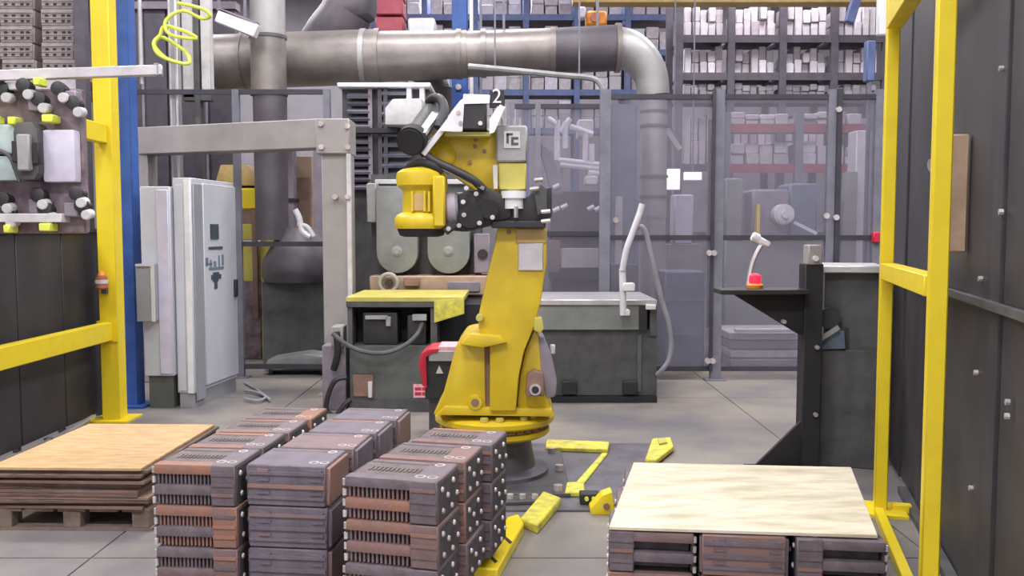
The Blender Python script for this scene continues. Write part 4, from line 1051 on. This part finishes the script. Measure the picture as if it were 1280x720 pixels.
B().box(qx(317), qx(323), Yq - 0.05, Yq, 0.5, qz(262)).build('strip', 'brown', t)
B().box(qx(326), qx(336), Yq, Yq + 0.3, 0, qz(300)).build('side_panel', 'pale_yellow', t)
t = thing('brown_locker', 'plain brown steel locker behind the portal opening', 'locker', (dx_(380, 11.5), 11.5, 0))
B().box(dx_(367, 11.5), dx_(392, 11.5), 11.5, 12.1, 0, dz_(195, 11.5), 0.01).build('body', 'tan', t)
B().box(dx_(369, 11.5), dx_(390, 11.5), 11.48, 11.5, 0.1, dz_(222, 11.5), 0.01).build('door', 'brown', t)
t = thing('pale_duct_post', 'pale square post standing in the portal opening beside the dark duct', 'post', (dx_(357, 10.7), 10.7, 0))
B().box(dx_(356, 11.2), dx_(368, 11.2), 11.2, 11.4, 0, dz_(170, 10.7), 0.006).build('post', 'mauve_gray', t)
B().box(dx_(354, 11.2), dx_(370, 11.2), 11.18, 11.42, dz_(250, 10.7), dz_(246, 10.7)).build('band', 'black', t)
t = thing('purple_panel', 'dull purple steel panel behind the portal leg', 'panel', (dx_(402, 11), 11, 0))
B().box(dx_(393, 11), dx_(412, 11), 11.0, 11.08, 0, dz_(185, 11), 0.006).build('sheet', 'motor_lilac', t)
t = thing('machine_cart', 'low dark cart with grey cover under the portal beam', 'cart', (dx_(355, 9.2), 9.2, 0))
wx = lambda px: dx_(px, 9.1); wz = lambda py: dz_(py, 9.1)
B().box(wx(318), wx(400), 9.4, 9.8, 0.12, wz(470), 0.01).build('tray', 'matte_black', t)
B().prism([(wx(x), wz(y)) for x, y in ((316, 470), (322, 455), (370, 448), (398, 452), (400, 466))], 9.4, 9.8, 0.01).build('cover', 'machine_gray', t)
for px in (326, 392):
    for y in (9.45, 9.75):
        B().cyl((wx(px) - 0.02, y, 0.06), (wx(px) + 0.02, y, 0.06), 0.06, seg=14).build('wheel', 'black', t)
        B().box(wx(px) - 0.03, wx(px) + 0.03, y - 0.02, y + 0.02, 0.07, 0.125).build('caster', 'dark_steel', t)
t = thing('dark_backboard', 'dark sheet partition behind the cart and the portal opening', 'partition', (dx_(360, 10.4), 10.4, 0))
B().box(dx_(347, 10.9), dx_(418, 10.9), 10.86, 10.9, 0.0, dz_(362, 10.9)).build('sheet', 'dark_steel', t)
for px in (330, 355, 385):
    B().box(dx_(px + 15, 10.86), dx_(px + 20, 10.86), 10.83, 10.86, 0.3, dz_(366, 10.86)).build('rib', 'guard_black', t)
t = thing('pale_hose_fittings', 'bright crumpled fittings hanging at the hood under the vertical duct', 'fittings', (-2.162, 9, 1.663))
B().tube([(-2.209, 9, 1.769), (-2.17, 9, 1.687), (-2.139, 9, 1.557), (-2.058, 9, 1.492)], 0.03).build('pipe', 'white', t)
B().tube([(-2.187, 9, 1.622), (-2.09, 9, 1.59), (-2.026, 9, 1.492)], 0.025).build('pipe', 'off_white', t)
t.location.z -= 0
# overhead left: enclosure panel, slanted tray
t = thing('dark_enclosure', 'dark enclosure panels high behind the aluminium posts', 'enclosure', (dx_(240, 11.6), 11.6, 0))
for a, b in ((166, 184), (186, 214), (216, 262), (264, 300)):
    B().box(dx_(a, 11.6), dx_(b, 11.6), 11.6, 11.7, 0, dz_(12, 11.6), 0.006).build('panel', 'rack_dark', t)
B().box(dx_(164, 11.6), dx_(302, 11.6), 11.55, 11.75, dz_(12, 11.6), dz_(3, 11.6)).build('top_rail', 'mauve_gray', t)
for px in (184, 262):
    B().box(dx_(px, 11.6), dx_(px + 3, 11.6), 11.57, 11.6, 0, dz_(8, 11.6)).build('seam_strip', 'motor_lilac', t)
t = thing('cable_tray', 'slanting white cable tray under the roof left of the vertical duct', 'cable tray', (-3.127, 10, 3.876))
B().bar((-3.147, 9.6, 3.85), (-2.73, 9.6, 3.682), 0.12, 0.14, bev=0.006).build('tray', 'white', t)
B().bar((-3.145, 9.6, 3.918), (-2.728, 9.6, 3.766), 0.12, 0.03).build('lid', 'mauve_gray', t)
B().box(-3.153, -3.127, 9.59, 9.62, 3.825, 7.99).build('hanger_rod', 'fence_post', t)
B().box(-2.874, -2.848, 9.59, 9.62, 3.716, 7.99).build('hanger_rod', 'fence_post', t)

# slanting air line above the robot
t = thing('overhead_pipe', 'thin grey pipe sloping under the big duct above the robot', 'pipe', (0.274, 10.2, 3.347))
B().tube([(-0.503, 10.2, 3.428), (0, 10.2, 3.383), (0.549, 10.2, 3.329), (0.915, 10.2, 3.293), (1.026, 10.2, 3.203), (1.063, 10.2, 3.049)], 0.035).build('pipe', 'motor_gray', t)
B().tube([(1.063, 10.2, 3.049), (1.076, 10.2, 2.549)], 0.035).build('drop_pipe', 'fence_post', t)
B().box(-0.204, -0.185, 10.19, 10.21, 3.419, 7.99).build('hanger_rod', 'fence_post', t)
B().box(0.759, 0.777, 10.19, 10.21, 3.329, 7.99).build('hanger_rod', 'fence_post', t)
t = thing('blue_stanchion', 'blue steel building column rising behind the big duct above the robot', 'column', (dx_(576, 11.9), 11.9, 0))
B().box(dx_(566, 11.9), dx_(585, 11.9), 11.9, 12.1, 0, 7.99, 0.01).build('shaft', 'blue', t)
B().box(dx_(588, 11.9), dx_(592, 11.9), 11.9, 12.0, 0, 7.99).build('conduit', 'white', t)
B().box(dx_(600, 11.9), dx_(603, 11.9), 11.9, 12.0, 0, 7.99).build('conduit', 'mauve_gray', t)
B().cyl((dx_(574, 11.9), 11.9, dz_(109, 11.9)), (dx_(574, 11.9), 11.87, dz_(109, 11.9)), 0.04, seg=10).build('bolt', 'bolt_steel', t)

# ================================================================ BACK OF THE HALL
Ye = 12.6
ex = lambda px, Y=Ye: (px - 640) / 1100 * Y
ez = lambda py, Y=Ye: hgt(py, Y)
t = thing('tube_frame', 'bright white tube frame conveyor seen through the clear fence right of the robot', 'conveyor', (ex(720), Ye, 0))
for p, q in (((696, 150), (696, 200)), ((700, 165), (712, 148)), ((706, 185), (706, 152)), ((712, 158), (740, 168)), ((731, 165), (731, 205)), ((739, 180), (739, 212)), ((698, 200), (757, 207)), ((700, 206), (757, 212)), ((735, 215), (757, 218)), ((684, 148), (696, 156))):
    B().cyl((ex(p[0]), Ye, ez(p[1])), (ex(q[0]), Ye, ez(q[1])), 0.04, seg=8).build('tube', 'bright_white', t)
B().box(ex(722), ex(742), Ye + 0.1, Ye + 0.4, ez(172), ez(148), 0.02).build('box', 'off_white', t)
for px in (700, 752):
    B().box(ex(px), ex(px + 4), Ye + 0.05, Ye + 0.12, 0, ez(205)).build('leg', 'mauve_gray', t)
B().box(ex(730), ex(746), Ye - 0.1, Ye + 0.1, ez(232), ez(220), 0.02).build('bracket', 'white', t)
t = thing('dark_machine', 'dark machine with pale fittings behind the fence right of the robot wrist', 'machine', (ex(715, 11.4), 11.4, 0))
gx2 = lambda px: ex(px, 11.4); gz2 = lambda py: ez(py, 11.4)
B().box(gx2(688), gx2(757), 11.4, 12.2, 0.9, gz2(238), 0.02).build('body', 'black', t)
B().box(gx2(690), gx2(757), 11.45, 12.2, 0, 0.9).build('base', 'machine_green', t)
B().prism([(gx2(672), gz2(175)), (gx2(690), gz2(190)), (gx2(706), gz2(245)), (gx2(690), gz2(245))], 11.4, 11.7, 0.02).build('chute', 'mauve_gray', t)
B().box(gx2(700), gx2(755), 11.36, 11.4, gz2(335), gz2(310), 0.01).build('front_plate', 'off_white', t)
B().box(gx2(686), gx2(700), 11.3, 11.4, gz2(340), gz2(300), 0.01).build('side_plate', 'brown', t)
for px, py in ((695, 262), (705, 258), (738, 260), (747, 261), (695, 233)):
    B().cyl((gx2(px - 4), 11.38, gz2(py + 2)), (gx2(px + 4), 11.38, gz2(py - 2)), 0.03, seg=8).build('fitting', 'bright_white', t)

def rack(label, x0, x1, Y, depth, bays, levels, top, mu, mb):
    t = thing('storage_rack', label, 'rack', ((x0 + x1) / 2, Y, 0))
    n = bays
    for k in range(n + 1):
        x = x0 + (x1 - x0) * k / n
        for y in (Y, Y + depth):
            B().box(x - 0.06, x + 0.06, y - 0.05, y + 0.05, 0, top).build('upright', mu, t)
    for z in levels:
        for k in range(n):
            a = x0 + (x1 - x0) * k / n + 0.06; b = x0 + (x1 - x0) * (k + 1) / n - 0.06
            B().box(a, b, Y - 0.03, Y + 0.03, z - 0.13, z).build('beam', mb, t)
            B().box(a, b, Y + 0.03, Y + depth, z - 0.05, z).build('deck', 'rack_dark', t)
    return t
SHELF = ['lowest', 'second', 'third', 'fourth', 'fifth', 'sixth']
NTH = ['first', 'second', 'third', 'fourth', 'fifth', 'sixth']
def fill(rack_word, x0, x1, Y, levels, hmax, bays, m, per=4, skip=()):
    for li, z in enumerate(levels):
        if li in skip: continue
        for k in range(bays):
            a = x0 + (x1 - x0) * k / bays + 0.10; b = x0 + (x1 - x0) * (k + 1) / bays - 0.10
            w = (b - a) / per
            for i in range(per):
                h = hmax[li] * R.uniform(0.72, 1.0)
                nst = R.choice((1, 2, 2))
                zz_ = z + 0.002
                for s_ in range(nst):
                    ww = w * R.uniform(0.84, 0.95)
                    o = B().box(-ww / 2, ww / 2, 0, 0.7, 0, h / nst - 0.004, 0.012).build('carton', m if (i + li) % 3 else 'carton')
                    o.location = (a + (i + 0.5) * w, Y + 0.08 + R.uniform(0, 0.1), zz_)
                    zz_ += h / nst
                    st = 'single' if nst == 1 else ('lower', 'upper')[s_]
                    tag(o, f'{st} pale carton, {NTH[i]} in {NTH[k]} bay, {SHELF[li]} shelf, {rack_word} rack', 'carton', f'cartons on the {rack_word} rack')
Yr = 15.5
rx = lambda px: ex(px, Yr); rz_ = lambda py: ez(py, Yr)
lv = [rz_(290), rz_(205), rz_(120), rz_(91), rz_(44)]
r1 = rack('tall dark storage rack of pale cartons at the back right above the clear fence', rx(846), rx(1100), Yr, 1.0, 4, lv, 6.9, 'rack_dark', 'rack_dark')
fill('back right', rx(846), rx(1100), Yr, lv, [0.9, 0.9, 0.25, 0.5, 0.6], 4, 'carton_warm', 5, (0,))
Yr2 = 19.5
r2x = lambda px: ex(px, Yr2); r2z = lambda py: ez(py, Yr2)
lv2 = [r2z(250), r2z(160), r2z(112), r2z(62), r2z(18)]
r2 = rack('far blue storage rack of pale cartons above the duct elbow', r2x(470), r2x(845), Yr2, 1.1, 6, lv2, 7.3, 'rack_blue', 'rack_blue')
fill('far blue', r2x(470), r2x(845), Yr2, lv2, [1.2, 0.66, 0.68, 0.58, 0.6], 6, 'carton_warm', 3, (0,))
Yr3 = 13.2
r3x = lambda px: ex(px, Yr3); r3z = lambda py: ez(py, Yr3)
lv3 = [r3z(205), r3z(155)]
r3 = rack('low red-beamed rack seen through the clear fence on the right', r3x(905), r3x(1085), Yr3, 0.9, 2, lv3, r3z(140), 'fence_post', 'red_beam')
fill('red-beamed', r3x(905), r3x(1085), Yr3, lv3, [0.36, 0.22], 2, 'carton_warm', 4)

# machines behind the right part of the fence
t = thing('motor_machine', 'grey machine with a round white motor behind the right fence panel', 'machine', (ex(965, 11.2), 11.2, 0))
mx_ = lambda px: ex(px, 11.2); mz = lambda py: ez(py, 11.2)
B().box(mx_(908), mx_(1030), 11.3, 12.0, 0, mz(300), 0.02).build('base', 'machine_gray', t)
B().box(mx_(942), mx_(988), 11.3, 11.9, mz(300), mz(236), 0.03).build('housing', 'mauve_gray', t)
B().box(mx_(990), mx_(1026), 11.35, 11.9, mz(300), mz(228), 0.03).build('housing', 'slate_blue', t)
B().cyl((mx_(977), 11.3, mz(268)), (mx_(977), 11.1, mz(268)), 0.13, seg=20, bev=0.02).cyl((mx_(977), 11.1, mz(268)), (mx_(977), 11.06, mz(268)), 0.05, seg=14).build('motor', 'white', t)
B().box(mx_(945), mx_(949), 11.2, 11.3, mz(300), mz(255)).build('yellow_post', 'yellow', t)
B().bar((mx_(990), 11.15, mz(278)), (mx_(1018), 11.15, mz(292)), 0.04, 0.04).build('pipe', 'white', t)
B().box(mx_(908), mx_(930), 11.3, 11.8, mz(300), mz(222), 0.02).build('housing', 'machine_gray', t)
t = thing('white_pillar', 'white square pillar behind the fence beside the far right yellow post', 'pillar', (ex(1078, 11.6), 11.6, 0))
B().box(ex(1067, 11.6), ex(1085, 11.6), 11.6, 11.9, 0, ez(163, 11.6), 0.01).build('pillar', 'off_white', t)
B().prism([(ex(x, 11.5), ez(y, 11.5)) for x, y in ((1048, 330), (1054, 215), (1068, 215), (1068, 330))], 11.45, 11.6, 0.01).build('sloping_cover', 'machine_gray', t)
B().box(ex(1048, 11.5), ex(1085, 11.5), 11.45, 11.7, 0, ez(330, 11.5)).build('base', 'machine_gray', t)
t = thing('slate_bin', 'slate blue machine panel behind the fence right of the hanging hose', 'panel', (ex(855, 9.9), 9.9, 0))
B().box(ex(832, 9.7), ex(882, 9.7), 9.7, 10.4, 0, ez(340, 9.7), 0.01).build('body', 'slate_blue', t)
for py in (375, 418):
    B().box(ex(833, 9.7), ex(881, 9.7), 9.685, 9.7, ez(py + 1, 9.7), ez(py - 1, 9.7)).build('seam_strip', 'fence_post', t)
t = thing('blue_grey_screen', 'tall blue-grey steel screen behind the clear fence left of the down pipe', 'screen', (ex(780, 10.2), 10.2, 0))
B().box(ex(763, 10.3), ex(799, 10.3), 10.42, 10.46, 0, hgt(130, 10.4), 0.008).build('sheet', 'slate_blue', t)
for px in (764, 796):
    B().box(ex(px, 10.3), ex(px + 4, 10.3), 10.40, 10.42, 0, hgt(130, 10.4)).build('edge_strip', 'fence_post', t)
t = thing('grey_bench', 'grey bench of boxes behind the hanging air hose', 'bench', (ex(800, 9.9), 9.9, 0))
B().box(ex(765, 9.9), ex(798, 9.9), 9.9, 10.35, 0, ez(330, 9.9), 0.01).build('body', 'dark_steel', t)
B().box(ex(832, 11.2), ex(878, 11.2), 11.2, 11.6, 0, ez(305, 11.2), 0.01).build('body', 'machine_gray', t)
B().box(ex(771, 9.9), ex(779, 9.9), 10.0, 10.1, ez(330, 9.9), ez(245, 9.9)).build('post', 'off_white', t)
B().box(ex(842, 11.2), ex(866, 11.2), 11.2, 11.5, ez(305, 11.2), ez(243, 11.2), 0.02).build('hopper', 'lilac_white', t)
for px, py, w, h in ((841, 224, 8, 13), (865, 220, 11, 5)):
    t = thing('strip_lamp', 'bright lit strip lamp hanging behind the fence beside the down pipe' if px < 850 else 'small lit lamp right of the brighter one behind the fence', 'lamp', (ex(px, 13), 13, ez(py, 13)))
    B().box(ex(px - w, 13), ex(px + w, 13), 13, 13.06, ez(py + h, 13), ez(py - h, 13), 0.01).build('diffuser', 'lamp_white', t)
    B().box(ex(px, 13) - 0.01, ex(px, 13) + 0.01, 13.02, 13.04, ez(py - h, 13), 7.99).build('hanger_rod', 'fence_post', t)
t = thing('pallet_skid', 'pale stacked boards on the floor behind the fence near the bracket stand', 'boards', (ex(965, 10), 10, 0))
for k in range(4):
    B().box(ex(915, 10), ex(1040, 10), 10.0 + 0.02 * k, 10.9, 0.0 + 0.1 * k, 0.085 + 0.1 * k, 0.01).build('board', 'off_white' if k % 2 else 'mauve_gray', t)
B().box(ex(920, 10), ex(1000, 10), 9.95, 10.05, 0.40, 0.44, 0.008).build('bar', 'white', t)
# overhead crane beam and an orange lamp built as block and wheel
t = thing('crane_beam', 'yellow overhead crane beam crossing the hall at the top', 'crane beam', (2, 14, 5.5))
B().box(ex(715, 14), ex(1120, 14), 14, 14.3, ez(3, 14), ez(-22, 14), 0.01).build('beam', 'caramel', t)
for px in (760, 1000):
    B().box(ex(px, 14), ex(px + 6, 14), 14.1, 14.2, ez(-22, 14), 7.99).build('hanger', 'rack_dark', t)
t = thing('orange_lamp', 'orange lamp hanging behind the big duct', 'hoist', (1.23, 13.5, 4.75))
B().box(ex(731, 13.5), ex(756, 13.5), 13.4, 13.7, ez(33, 13.5), ez(15, 13.5), 0.03).build('block', 'orange', t)
B().cyl((ex(741, 13.5), 13.4, ez(24, 13.5)), (ex(741, 13.5), 13.36, ez(24, 13.5)), 0.07, seg=16).build('wheel', 'copper', t)
B().box(ex(743, 13.5), ex(746, 13.5), 13.5, 13.55, ez(15, 13.5), 7.99).build('cable', 'rack_dark', t)
B().box(ex(722, 13.5), ex(730, 13.5), 13.4, 13.6, ez(24, 13.5), ez(10, 13.5), 0.02).build('side_block', 'lilac_white', t)
t = thing('blue_brace', 'dark blue slanting brace under the roof near the far right post', 'brace', (4.851, 13, 4.756))
B().bar((ex(1066, 13), 13, ez(-14, 13)), (ex(1054, 13), 13, ez(28, 13)), 0.12, 0.12).build('bar', 'rack_blue', t)
B().box(ex(1064, 13), ex(1069, 13), 12.98, 13.04, ez(-14, 13), 7.99).build('hanger', 'rack_blue', t)
t = thing('white_sign_board', 'white strip panel fixed high beside the far right yellow post', 'panel', (3.633, 8.9, 3.667))
B().box(3.634, 3.747, 8.88, 8.95, 3.495, 3.917, 0.01).build('board', 'white', t)
B().box(3.674, 3.706, 8.9, 8.94, 3.917, 7.99).build('hanger', 'fence_post', t)
t = thing('blue_cover', 'dark blue upright cover under the white strip panel', 'panel', (3.636, 9, 3.295))
B().box(3.658, 3.748, 9.2, 9.3, 3.096, 3.509, 0.01).build('cover', 'rack_blue', t)
B().box(3.691, 3.723, 9.22, 9.27, 0, 3.096).build('stand', 'fence_post', t)
# red stack and vent boxes over the duct
t = thing('red_tote_stack', 'stack of dull red bins on a beam above the big duct', 'bins', (ex(490, 17), 17, 5))
for k in range(3):
    B().box(ex(472, 17), ex(506, 17), 17, 17.6, ez(40 - 22 * k, 17), ez(21 - 22 * k, 17), 0.02).build('bin', 'red_beam', t)
B().box(ex(465, 17), ex(566, 17), 16.95, 17.7, ez(46, 17), ez(40, 17), 0.01).build('beam', 'rack_blue', t)
B().box(ex(512, 17), ex(545, 17), 17, 17.5, ez(40, 17), ez(22, 17), 0.03).build('bin', 'off_white', t, label='white bin beside the red ones')
for px in (466, 562):
    B().box(ex(px, 17), ex(px + 4, 17), 17.2, 17.3, 0, ez(40, 17)).build('leg', 'rack_blue', t)
